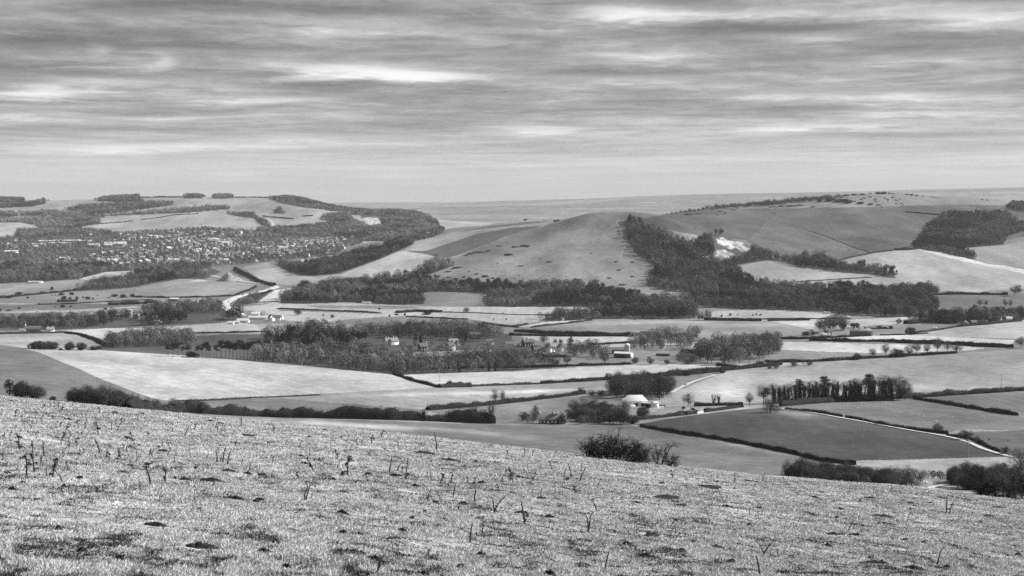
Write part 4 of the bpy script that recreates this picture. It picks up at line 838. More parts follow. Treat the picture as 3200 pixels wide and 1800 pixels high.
# single trees the photograph shows on their own: kind, base pixel, height in photo pixels, label
SINGLES = [
 ('evergreen_tree', 30, 1246, 62, 'broad dark tree against the grey field at the left edge'), ('thicket_tree', 70, 1250, 66, 'dark bushy tree beside the one at the left edge'), ('thicket_tree', 112, 1250, 52, 'lower bushy tree ending the left edge clump'), ('thicket_tree', 165, 1258, 24, 'small round tree between the two left clumps'),
 ('thicket_tree', 238, 1270, 66, 'first tree of the rounded clump on the left brow'), ('thicket_tree', 272, 1274, 78, 'tall tree in the rounded clump on the left brow'), ('thicket_tree', 308, 1278, 82, 'tallest tree of the rounded clump on the left brow'), ('thicket_tree', 345, 1282, 80, 'wide tree in the rounded clump on the left brow'), ('thicket_tree', 378, 1286, 72, 'last tree of the rounded clump on the left brow'),
 ('bare_tree', 490, 1284, 42, 'bare tree rising from the near end of the long dark hedge'), ('bare_tree', 541, 1288, 50, 'round bare tree over the long dark hedge'), ('bare_tree', 640, 1294, 40, 'dome shaped bare tree over the long dark hedge'), ('thicket_tree', 700, 1296, 26, 'shrubby tree along the long dark hedge'), ('thicket_tree', 760, 1298, 34, 'second shrubby tree along the long dark hedge'), ('thicket_tree', 890, 1302, 36, 'pointed shrubby tree along the long dark hedge'), ('thicket_tree', 1000, 1306, 28, 'low shrubby tree along the long dark hedge'),
 ('ivy_clad_tree', 1325, 1316, 38, 'thin ivy covered stump tree in the long dark hedge'), ('thicket_tree', 1410, 1318, 42, 'rounded shrub tree near the end of the long dark hedge'), ('ivy_clad_tree', 1480, 1322, 54, 'ivy covered tree by the end of the long dark hedge'), ('ivy_clad_tree', 1510, 1322, 44, 'thinner ivy covered tree by the end of the long dark hedge'), ('ivy_clad_tree', 1535, 1324, 60, 'vase shaped ivy covered tree that ends the long dark hedge'),
 ('slender_tree', 1550, 1262, 46, 'sparse sapling over the hedge between two fields'), ('slender_tree', 1568, 1260, 40, 'second sparse sapling over the hedge between two fields'),
 ('evergreen_tree', 1637, 1312, 26, 'narrow dark tree beyond the dark brick cottages'), ('evergreen_tree', 1755, 1326, 40, 'dark evergreen in front of the dark brick cottages'), ('evergreen_tree', 1778, 1312, 36, 'dark round tree at the gable of the brick cottages'), ('slender_tree', 1672, 1312, 46, 'thin bare tree behind the cottage chimney'),
 ('bare_tree', 1795, 1298, 52, 'bare tree with open limbs above the thicket'), ('bare_tree', 1826, 1300, 56, 'bare tree leaning over the thicket'), ('bare_tree', 1856, 1300, 54, 'bare tree with twin limbs over the thicket'), ('bare_tree', 1885, 1298, 44, 'smaller bare tree over the thicket'), ('bare_tree', 1950, 1298, 44, 'bare tree before the barn gable'), ('thicket_tree', 2008, 1299, 34, 'dense shrub below the barn yard'), ('thicket_tree', 1976, 1325, 30, 'dark shrub at the bend of the lane'),
 ('evergreen_tree', 2062, 1248, 66, 'dark evergreen in the grove behind the barn'), ('evergreen_tree', 1988, 1226, 46, 'ivy dark tree in the grove behind the barn'), ('scrub_tree', 1880, 1238, 20, 'shrub left of the barn grove'), ('scrub_tree', 1848, 1238, 20, 'lone shrub by the field gap'), ('scrub_tree', 1815, 1230, 20, 'shrub ending the hedge below the pale strip'),
 ('bare_tree', 2150, 1270, 42, 'bare tree by the pole beyond the barn'), ('ivy_clad_tree', 1436, 1164, 44, 'ivy darkened tree on the near edge of the slim wood'), ('ivy_clad_tree', 1528, 1161, 42, 'broad ivy darkened tree further along the slim wood'), ('ivy_clad_tree', 1549, 1160, 40, 'last ivy darkened tree along the slim wood'), ('ivy_clad_tree', 1296, 1080, 44, 'tall ivy column behind the valley houses'), ('ivy_clad_tree', 1316, 1080, 42, 'second tall ivy column behind the valley houses'), ('ivy_clad_tree', 1455, 1066, 40, 'ivy column near the village gables'), ('ivy_clad_tree', 2230, 1266, 34, 'first ivy covered tree over the pale field'), ('ivy_clad_tree', 2246, 1266, 34, 'second ivy covered tree over the pale field'), ('bare_tree', 2343, 1272, 44, 'bare tree at the lane corner'), ('bare_tree', 2385, 1262, 64, 'bare tree leading the dark row of ivy trees'), ('scrub_tree', 2408, 1290, 46, 'twiggy shrub at the start of the pale track'),
 ('scrub_tree', 1903, 1186, 22, 'lone round tree in the hedge above the dark strip'), ('thicket_tree', 1950, 1184, 16, 'low shrub in the hedge above the dark strip'), ('thicket_tree', 2026, 1182, 24, 'domed tree in the hedge above the dark strip'), ('thicket_tree', 2145, 1174, 20, 'wide shrub in the hedge by the pale field corner'), ('evergreen_tree', 2198, 1170, 18, 'dark pointed shrub in the same hedge'), ('thicket_tree', 2255, 1166, 22, 'shrub beyond the dark pointed one'), ('thicket_tree', 2375, 1146, 22, 'tall shrub at the hedge end'),
 ('thicket_tree', 1405, 1206, 20, 'umbrella shaped shrub at the hedge junction'), ('thicket_tree', 1440, 1208, 20, 'second umbrella shaped shrub at the hedge junction'),
 ('thicket_tree', 2678, 1124, 24, 'round bare tree starting the hedgerow of the big field'), ('bare_tree', 2728, 1118, 32, 'dense oval tree in the hedgerow of the big field'), ('bare_tree', 2767, 1116, 42, 'open bare tree in the hedgerow of the big field'), ('thicket_tree', 2805, 1116, 32, 'low broad tree in the hedgerow of the big field'), ('bare_tree', 2838, 1114, 38, 'round tree in the hedgerow of the big field'), ('bare_tree', 2865, 1110, 44, 'tall open tree in the hedgerow of the big field'), ('bare_tree', 2900, 1108, 36, 'spreading tree in the hedgerow of the big field'), ('bare_tree', 2930, 1107, 50, 'tallest tree in the hedgerow of the big field'), ('bare_tree', 2962, 1104, 36, 'bushy tree in the hedgerow of the big field'), ('bare_tree', 2990, 1103, 34, 'last tree in the hedgerow of the big field'), ('bare_tree', 3190, 1088, 36, 'bare tree at the right edge by the long hedge'),
 ('scrub_tree', 2483, 1146, 20, 'bare bush tree on the pale corner below the hedgerow'), ('scrub_tree', 2530, 1142, 16, 'smaller bush tree on the pale corner'), ('scrub_tree', 2425, 1152, 18, 'bush tree by the hedge at the pale corner'), ('scrub_tree', 2405, 1153, 14, 'lowest bush tree at the pale corner'),
 ('scrub_tree', 2932, 1352, 30, 'bare tree beside the pale track'), ('scrub_tree', 3016, 1374, 34, 'larger bare tree further along the pale track'), ('scrub_tree', 3052, 1384, 22, 'faint bare tree on the meadow by the pale track'), ('scrub_tree', 3140, 1420, 26, 'bare tree near the end of the pale track'), ('evergreen_tree', 3135, 1490, 46, 'narrow dark evergreen over the bramble'), ('bare_tree', 3188, 1500, 96, 'tall ivy darkened tree at the right edge'),
 ('pine_tree', 540, 1116, 44, 'first wide topped pine left of the valley wood'), ('pine_tree', 572, 1114, 34, 'second pine with a flat top left of the valley wood'), ('pine_tree', 632, 1120, 48, 'tall pine with a broken crown by the valley wood'), ('pine_tree', 655, 1120, 42, 'leaning pine by the valley wood'), ('pine_tree', 678, 1122, 46, 'pine with a bare trunk by the valley wood'), ('pine_tree', 692, 1120, 60, 'tallest pine of the group by the valley wood'), ('pine_tree', 716, 1122, 56, 'pine with stepped branches by the valley wood'), ('pine_tree', 740, 1124, 58, 'dark topped pine by the valley wood'), ('pine_tree', 762, 1124, 54, 'pine close to the dark conifers'), ('pine_tree', 785, 1124, 60, 'pine nearest the dark conifers'), ('pine_tree', 618, 1118, 40, 'pine with a leaning head by the valley wood'), ('bush', 600, 1116, 20, 'dark rounded shrub under the pines'),
 ('evergreen_tree', 185, 1012, 34, 'dark block of evergreen above the left cottages'), ('evergreen_tree', 455, 1006, 32, 'dark evergreen beside the pale tower'), ('evergreen_tree', 545, 970, 18, 'dark tree in the scrub near the road'), ('evergreen_tree', 267, 1026, 12, 'small dark tree at the bright strip'), ('slender_tree', 152, 1010, 36, 'slim tree beside the dark block of evergreen'), ('slender_tree', 210, 1012, 28, 'slim tree right of the dark evergreen'), ('bare_tree', 25, 1024, 36, 'bare tree at the left edge of the valley'), ('bare_tree', 60, 1020, 26, 'bare tree near the left cottages'),
 ('bush', 112, 1090, 26, 'first round bush on the field below the cottages'), ('thicket_tree', 140, 1092, 30, 'round bare tree on the field below the cottages'), ('thicket_tree', 165, 1092, 30, 'twin of the round bare tree below the cottages'), ('thicket_tree', 218, 1094, 30, 'domed bare tree by the pale crest'), ('thicket_tree', 255, 1094, 28, 'broad bare tree by the pale crest'), ('bush', 290, 1094, 14, 'low dark bush by the pale crest'), ('bush', 190, 1094, 8, 'tiny bush by the pale crest'), ('bush', 306, 1090, 10, 'small bush at the hedge bottom'),
 ('evergreen_tree', 1663, 1099, 26, 'dark clipped evergreen beside the white farmhouse'), ('evergreen_tree', 1736, 1083, 24, 'dark round evergreen behind the white farmhouse'), ('evergreen_tree', 1752, 1083, 24, 'second dark evergreen behind the white farmhouse'), ('evergreen_tree', 1782, 1086, 34, 'largest dark evergreen right of the white farmhouse'), ('bare_tree', 1700, 1080, 38, 'bare tree over the white farmhouse roof'), ('bare_tree', 1772, 1142, 34, 'open bare tree on the field under the farmhouse'), ('bare_tree', 1888, 1140, 40, 'crooked bare tree on the field under the silo'), ('evergreen_tree', 2032, 1140, 28, 'dark shrub tree before the silo barn'), ('scrub_tree', 1985, 1136, 20, 'shrub before the silo barn'), ('scrub_tree', 2085, 1138, 16, 'shrub in the hedge right of the silo barn'), ('scrub_tree', 2148, 1138, 16, 'thin shrub in the hedge right of the silo barn'), ('scrub_tree', 1735, 1144, 20, 'shrub left of the open bare tree'),
 ('bare_tree', 2560, 1034, 34, 'tall bare tree over the cottages by the terrace'), ('bare_tree', 2600, 1034, 34, 'round bare tree over the cottages by the terrace'), ('bare_tree', 2635, 1034, 26, 'low bare tree beside the cottages by the terrace'), ('bush', 2520, 1048, 14, 'dark bush left of the cottages by the terrace'), ('scrub_tree', 2540, 1048, 14, 'second bush left of the cottages by the terrace'), ('evergreen_tree', 2637, 1032, 14, 'dark shrub left of the terrace'), ('evergreen_tree', 2832, 1044, 20, 'dark round tree on the meadow right of the terrace'), ('thicket_tree', 2848, 1042, 24, 'bare tree leaning on the dark round tree'), ('bush', 2750, 1027, 10, 'dark bush in the row above the terrace'), ('bush', 2765, 1027, 8, 'second dark bush in the row above the terrace'), ('bush', 2785, 1025, 7, 'third dark bush in the row above the terrace'), ('bush', 2670, 1024, 16, 'bush left of the terrace chimneys'), ('scrub_tree', 2808, 1012, 16, 'round tree at the meadow corner'),
 ('evergreen_tree', 2736, 957, 26, 'black evergreen mound in the right hand trees'), ('thicket_tree', 2850, 946, 52, 'big round bare tree beside the white house'), ('thicket_tree', 2690, 960, 48, 'broad bare tree left of the white house'), ('bare_tree', 2740, 935, 40, 'bare tree behind the black evergreen'), ('bare_tree', 2640, 975, 24, 'ivy limbed tree at the wood end'), ('bare_tree', 3060, 960, 24, 'slim bare tree on the dark pasture'), ('bare_tree', 3080, 960, 22, 'second slim bare tree on the dark pasture'), ('slender_tree', 3140, 960, 26, 'slim tree pair member on the dark pasture'), ('slender_tree', 3158, 960, 26, 'last slim tree on the dark pasture'), ('bare_tree', 3170, 924, 34, 'dark bushy tree at the right edge hedge'), ('evergreen_tree', 3185, 916, 24, 'dark evergreen at the right edge hedge'), ('bare_tree', 3190, 995, 40, 'big bare tree at the right edge of the valley'),
 ('slender_tree', 2184, 1001, 30, 'first of the tall thin trees on the pale marsh'), ('slender_tree', 2196, 1001, 28, 'second of the tall thin trees on the pale marsh'), ('slender_tree', 2206, 1001, 32, 'third of the tall thin trees on the pale marsh'), ('slender_tree', 2216, 1001, 30, 'last of the tall thin trees on the pale marsh'), ('scrub_tree', 1458, 976, 16, 'faint bare tree on the pale marsh'), ('scrub_tree', 1038, 994, 12, 'small tree on the marsh by the farm'), ('scrub_tree', 930, 985, 20, 'faint tree on the marsh by the white sheds'),
 ('scrub_tree', 1120, 880, 12, 'round bush on the hill wood edge'), ('thicket_tree', 1118, 884, 20, 'round tree above the hill foot wood'), ('thicket_tree', 950, 905, 34, 'round tree by the pale triangle field'), ('scrub_tree', 1326, 748, 8, 'tiny tree on the spur skyline'), ('scrub_tree', 1308, 750, 8, 'second tiny tree on the spur skyline'),
 ('pine_tree', 2500, 1259, 76, 'crooked pine leaning over the ivy row'), ('pine_tree', 2574, 1256, 84, 'tall pine with shelf branches over the ivy row'), ('pine_tree', 2712, 1252, 88, 'pine head rising from the middle of the ivy row'), ('pine_tree', 2392, 1262, 52, 'flat topped pine at the start of the ivy row'), ('bare_tree', 2806, 1250, 74, 'wind combed bare tree closing the ivy row'), ('bare_tree', 2828, 1250, 62, 'outermost bare tree closing the ivy row'),
]
n_bare = sum(1 for s in SINGLES if NM.get(s[0])); count = 0; rest = {}
for (sz, kd, p, h, lab, k) in CANDS:
    nm = NM.get(kd, kd)
    if nm == 'bare_tree' and count >= 298 - n_bare: rest.setdefault(k, []).append(np.r_[p, h]); continue
    if nm == 'bare_tree': count += 1
    l = {'pine_tree': 'dark pine standing among the conifers of the valley wood', 'evergreen_tree': 'dark conifer massed in the middle of the valley wood', 'bare_tree': lab if 'conifer' not in lab else 'bare tree standing among the conifers of the valley wood'}[nm]
    place_plant(kd, nm, p[0], p[1], p[2] - .2, h / KH[kd], l, {'bare_tree': 'tree', 'pine_tree': 'pine', 'evergreen_tree': 'conifer'}[nm], {'bare_tree': 'trees: ', 'pine_tree': 'pines: ', 'evergreen_tree': 'conifers: '}[nm] + lab)
for k, ps in rest.items():
    g = Geo(); ps = np.array(ps); V, T, tt = merge(ps[:, :3], FAR_MID, 800 + k, .9, 1.1, True, ps[:, 3] / 12.5)
    o = link('wood', new_mesh('wood', V, T, [M['farwood']], attr={'vary': tt})); tag(o, 'far side of the wood: ' + NEARWOODS[k][4], 'wood', None, 'stuff')
for (kd, px, py, hp, lab) in SINGLES:
    if py < edge_y(px) - 3 or True:
        x, y, z = gpt(px, min(py, float(edge_y(px)) - 2))
        if py > edge_y(px) - 2: z -= (py - (float(edge_y(px)) - 2)) / F * y * .0
    hp = max(hp - max(0.0, py - (float(edge_y(px)) - 2)), 8); h = hp / F * y; nm = NM.get(kd, kd); base = KH.get(kd, 2.3)
    sc = h / base
    if kd == 'bush': sc = (h / 2.3 * 1.35, h / 2.3 * 1.35, h / 2.3)
    if kd in ('scrub_tree', 'thicket_tree'): sc = (sc * 1.25, sc * 1.25, sc)
    if px < 400 and py > 1200: sc = (sc * 1.0, sc * 1.0, sc) if not hasattr(sc, '__len__') else sc
    place_plant(kd, nm, x, y, z - .2, sc, lab, {'bush': 'bush', 'pine_tree': 'pine', 'evergreen_tree': 'evergreen'}.get(nm, 'tree'), {'bare_tree': 'single bare trees', 'pine_tree': 'single pines', 'evergreen_tree': 'single evergreens', 'ivy_clad_tree': 'ivy clad trees', 'bush': 'single bushes'}[nm])
for i, px in enumerate((525, 556, 588, 645, 705, 728, 751, 774, 797, 808, 820, 834)):
    x, y, z = gpt(px, 1113 + (px - 525) * .04); h = [38, 44, 40, 52, 58, 50, 62, 56, 60, 64, 58, 66][i] / F * y
    place_plant('pine_tree', 'pine_tree', x, y, z - .2, h / 19, 'dark pine in the loose row along the crest of the pale rounded field', 'pine', 'pines along the pale crest')
# the dark row of ivy covered trees
_x = 2415
_r = np.random.default_rng(5); _n = 0
while _x < 2800:
    x, y, z = gpt(_x, 1262 - (_x - 2415) * .028)
    hp = 58 + 16 * (_x - 2415) / 400 + _r.uniform(-10, 9)
    place_plant('ivy_clad_tree', 'ivy_clad_tree', x, y, z - .2, (hp / F * y / 17 * 1.0,) * 2 + (hp / F * y / 17,), 'ivy covered tree in the dark row along the sheep field', 'tree', 'row of ivy covered trees')
    _x += _r.uniform(6, 11.5); _n += 1
# ------------------------------------------------------------------ hedges
def hedge(pts, h, wd, label, seed, dens=1.0, rough=.35, hidden=False, group='field hedges', mat='hedge'):
    P = np.array(pts, float); X, Y, _ = ground_at(P[:, 0], P[:, 1])
    d = np.r_[0, np.cumsum(np.hypot(np.diff(X), np.diff(Y)))]; n = max(int(d[-1] / 2.2), 6); s = np.linspace(0, d[-1], n)
    x, y = np.interp(s, d, X), np.interp(s, d, Y)
    for _ in range(3):
        x[1:-1] = (x[:-2] + 2 * x[1:-1] + x[2:]) / 4; y[1:-1] = (y[:-2] + 2 * y[1:-1] + y[2:]) / 4
    z = height(x, y); tx, ty = np.gradient(x), np.gradient(y); l = np.hypot(tx, ty); nx, ny = -ty / l, tx / l
    rng = np.random.default_rng(seed)
    hh = h * (1 + rough * fbm(s / 11, s * 0 + seed, seed, 4) * 1.6); hh = np.maximum(hh, .4 * h); ww = wd * (1 + .3 * fbm(s / 7, s * 0, seed + 3, 3))
    prof = [(-.5, -.3), (-.52, .45), (-.3, .9), (0, 1), (.3, .9), (.52, .45), (.5, -.3)]
    V = np.stack([np.stack([x + nx * ww * a, y + ny * ww * a, z + hh * b], -1) for a, b in prof])
    V = V + rng.normal(size=V.shape) * .12 * np.array([1, 1, 1]) * min(1, h / 2)
    k = len(prof); ii = np.arange(k * n).reshape(k, n)
    T = np.concatenate([np.stack([ii[:-1, :-1], ii[1:, :-1], ii[1:, 1:]], -1).reshape(-1, 3), np.stack([ii[:-1, :-1], ii[1:, 1:], ii[:-1, 1:]], -1).reshape(-1, 3)])
    g = Geo(); g.add(V.reshape(-1, 3), T)
    lf = min(.7, .18 + .00035 * float(np.median(y))); m = int(min(14000, dens * d[-1] * (h + wd) / (lf * lf) * 1.1))
    j = rng.integers(0, n - 1, m); f = rng.random(m); a = rng.random(m) * math.pi; r = rng.uniform(.75, 1.25, m)
    ox = np.cos(a) * ww[j] * .55 * r; oz = np.sin(a) * hh[j] * r
    Q = np.stack([x[j] + (x[j+1] - x[j]) * f + nx[j] * ox, y[j] + (y[j+1] - y[j]) * f + ny[j] * ox, z[j] + (z[j+1] - z[j]) * f + oz * .95], -1)
    D = np.stack([nx[j] * np.cos(a), ny[j] * np.cos(a), np.sin(a) + .4], -1) + rng.normal(size=(m, 3)) * .6
    g.add(*slivers(Q, D, lf * 1.4, lf * .6, rng))
    V, T, _ = g.arrays(); c = V.mean(0); c[2] = V[:, 2].min()
    o = link('hedge', new_mesh('hedge', V - c, T, [M[mat]]), None, tuple(c)); tag(o, label, 'hedge', group)
HEDGES = [
 ([(395,1284),(560,1287),(800,1300),(1000,1306),(1200,1311),(1400,1318),(1545,1323)], 5.4, 5, 'long dark bushy hedge behind the brow of the near hillside'),
 ([(1335,1282),(1450,1273),(1560,1263),(1680,1249),(1828,1231)], 2.8, 2.6, 'dark clipped hedge rising to the field corner left of the barn'),
 ([(1232,1172),(1290,1192),(1350,1206),(1372,1212)], 2.2, 2.2, 'short hedge dividing the two bright fields'),
 ([(1372,1211),(1420,1210),(1470,1209)], 3.0, 3, 'low thicket where two hedges meet beside the pale strip'),
 ([(1470,1208),(1598,1203),(1690,1200)], 1.6, 1.8, 'thin gappy hedge under the bright strip'),
 ([(1690,1200),(1760,1196),(1895,1187),(2000,1180),(2128,1173),(2240,1163)], 2.6, 2.6, 'hedge between the bright strip and the dark strip'),
 ([(2060,1177),(2128,1169),(2240,1160),(2330,1152),(2440,1140)], 3.8, 4, 'bushy hedge climbing to the big pale field'),
 ([(1985,1313),(2090,1302),(2140,1297)], 2.3, 2.2, 'lane hedge from the bend to its gap'),
 ([(2143,1297),(2178,1292)], 2.2, 2.2, 'short lane hedge before the white gate'), ([(2202,1288),(2260,1281),(2320,1272)], 2.2, 2.2, 'lane hedge beyond the white gate'),
 ([(2002,1333),(2100,1351),(2230,1371),(2300,1383),(2400,1403),(2483,1419),(2574,1443),(2673,1453)], 1.7, 1.3, 'trimmed hedge dividing the two darkest fields'),
 ([(2170,1270),(2240,1268),(2320,1266)], 2.5, 2.4, 'dark hedge under the two ivy trees'),
 ([(2440,1270),(2520,1262),(2640,1254),(2740,1249),(2835,1243)], 3.6, 4, 'dark undergrowth hedge along the row of ivy trees'),
 ([(2810,1246),(2900,1240),(3000,1233),(3100,1227),(3160,1223),(3200,1221)], 3.8, 5, 'thick black hedge right of the ivy row'),
 ([(2855,1246),(2950,1262),(3050,1279),(3120,1291),(3180,1299)], 2.3, 1.8, 'dark hedge slanting down to the right edge'),
 ([(2455,1279),(2560,1291),(2630,1303)], 1.5, 1.5, 'scruffy hedge along the upper pale track'), ([(2642,1305),(2700,1315),(2727,1322)], 1.5, 1.5, 'short scruffy hedge by the middle of the pale track'), ([(2732,1323),(2800,1335),(2890,1349),(2960,1357)], 1.5, 1.5, 'scruffy hedge along the lower pale track'),
 ([(2960,1362),(3040,1374),(3120,1412)], 1.2, 1.6, 'low bank of rough growth along the track end'),
 ([(2530,1064),(2660,1068),(2750,1068),(2950,1074),(3050,1082),(3165,1087)], 3.6, 4, 'long dark hedge below the narrow white field'), ([(2400,1060),(2500,1060),(2600,1056),(2720,1050)], 2.6, 3, 'dark hedge in front of the cottages and terrace'),
 ([(2390,1132),(2500,1132),(2600,1128),(2720,1120),(2850,1112),(2990,1104)], 2.8, 3, 'hedge under the row of trees across the big field'),
 ([(2750,1048),(2840,1046),(2900,1042)], 1.4, 2, 'low dark hedge right of the terrace'), ([(2850,1042),(2930,1032),(2990,1022),(3080,1012)], 1.6, 2, 'roadside hedge climbing past the white van'), ([(2700,1027),(2790,1028)], 1.5, 2, 'row of dark garden shrubs above the terrace'),
 ([(1590,1048),(1700,1050),(1850,1051),(1990,1051)], 2.8, 4, 'dark hedge behind the white farmhouse meadow'), ([(1610,1036),(1700,1042),(1860,1046),(2040,1050),(2180,1052)], 3.6, 9, 'broad scrubby hedge below the rounded field'), ([(1850,1078),(1930,1074),(1980,1073)], 2.6, 3, 'hedge end behind the silo'),
 ([(1660,1024),(1750,1014),(1850,1001)], 2.0, 2, 'hedge round the small bright paddock'), ([(1600,1022),(1650,1013)], 2.0, 2, 'far hedge of the small bright paddock'),
 ([(1340,1155),(1500,1150),(1700,1147),(1900,1141),(1970,1139)], 2.4, 3, 'ragged hedge along the top of the bright strip'), ([(1690,1118),(1770,1116)], 3.0, 3, 'garden hedge before the white farmhouse'), ([(2240,1142),(2310,1150)], 2.2, 2.4, 'short dark hedge at the tip of the bright strip'),
 ([(2130,1100),(2190,1106)], 3.4, 4, 'dark hedge by the silo farm paddock'),
 ([(205,1042),(245,1046),(300,1064),(338,1084)], 2.6, 4, 'double hedge curving down the left field'), ([(0,1044),(100,1042),(200,1040)], 2.2, 3, 'hedge in front of the left cottages'), ([(540,1044),(700,1041),(845,1037)], 1.8, 2, 'thin hedge under the long bright strip'),
 ([(540,1255),(640,1252),(800,1243),(1000,1235)], 0.7, 1.2, 'faint bank along the foot of the pale rounded field'),
 ([(0,932),(60,926),(160,917),(260,905)], 3.4, 5, 'dark hedge with bushes across the left marsh'), ([(260,903),(340,893),(420,888),(520,872)], 5, 9, 'overgrown hedge line under the town thicket'),
 ([(420,929),(520,931),(640,929),(735,925),(800,897)], 2.6, 4, 'hedge round the big field by the main road'), ([(118,952),(230,950),(330,944),(478,937)], 1.6, 3, 'straight marsh hedge on the left'), ([(340,953),(420,950),(490,946)], 4, 6, 'row of marsh bushes on the left'), ([(180,945),(240,942)], 4.0, 5, 'clump of bushes on the marsh hedge'),
 ([(866,965),(1000,970),(1100,974),(1190,979)], 1.6, 4, 'dark reed hedge across the marsh'), ([(1240,978),(1300,974),(1380,976)], 3.4, 8, 'scrubby marsh hedge at its middle'), ([(1270,990),(1400,996),(1462,998)], 1.4, 3, 'dark dyke hedge at the edge of the marsh'), ([(1380,976),(1500,979),(1600,984),(1750,985)], 1.0, 3, 'thin dyke line over the pale marsh'), ([(1510,1010),(1560,1018),(1620,1024)], 2.0, 3, 'hedge from the marsh down to the valley wood'),
 ([(2180,995),(2300,997),(2440,998),(2660,996)], 1.6, 4, 'long dyke hedge over the right marsh'), ([(2200,1001),(2280,1002),(2380,1003)], 3.0, 5, 'bushy end of the right marsh hedge'), ([(2400,1003),(2450,1002),(2530,1001)], 2.4, 5, 'bushes along the rounded field top'),
 ([(2600,820),(2660,804),(2730,790),(2790,784)], 2.0, 3, 'dark hedge under the broad hill slope'), ([(2796,782),(2850,780)], 5, 8, 'scrubby hedge at the corner of the hanging wood'), ([(2490,881),(2560,877),(2640,872),(2725,867)], 1.4, 3, 'dark bank line across the foot field'), ([(2528,722),(2600,745),(2660,770),(2725,792)], .7, 1.6, 'faint fence line down the broad hill slope'),
 ([(2880,922),(3000,920),(3150,922)], 4.2, 6, 'dark hedge on the right under the striped field'), ([(2830,662),(2880,667),(2935,672)], 3.0, 5, 'line of scrub near the hanging wood'), ([(2950,985),(3050,986),(3110,992)], 3.4, 6, 'hedge before the right hand village'), ([(2830,1012),(2950,1005),(3050,998),(3190,990)], 4.6, 12, 'dark hedge line of the right hand village'), ([(2930,1010),(2990,1010)], 4, 6, 'dense block of hedge in the right hand village'),
 ([(2990,1022),(3080,1015),(3190,1004)], 2.6, 4, 'hedge topping the ploughed field on the right'),
 ([(445,618),(500,617),(571,617)], 6, 9, 'low ragged tree line along the distant skyline'), ([(735,618),(790,617),(840,618)], 5, 8, 'low bushes on the distant skyline right of the clump'), ([(150,627),(220,625),(300,623)], 4, 7, 'thin hedge on the distant skyline at the left'),
 ([(310,700),(350,697),(415,691)], 3.4, 6, 'hedge on the distant hill above the town'), ([(440,688),(500,680),(545,672),(620,668)], 3.0, 6, 'ragged hedge over the distant bright slope'), ([(820,675),(870,680),(915,684)], 3, 6, 'curved hedge over the distant slope'), ([(945,676),(978,675)], 4, 8, 'short dark hedge on the distant slope'), ([(1200,757),(1290,748)], 2, 4, 'edge hedge of the spur crest'),
 ([(1640,690),(1700,688),(1745,691)], 3, 6, 'hedge on the crest of the spur'), ([(735,842),(770,860),(810,882),(858,894)], 5, 7, 'overgrown bank beside the chalk heap'), ([(770,938),(810,926),(850,908)], 2, 4, 'roadside hedge by the bright triangle field'), ([(800,946),(870,944)], 1.6, 3, 'dark ditch hedge at the base of the triangle field'),
]
for i, hdef in enumerate(HEDGES):
    hedge(hdef[0], hdef[1], hdef[2], hdef[3], 900 + i, rough=.6 if i == 0 else .35)

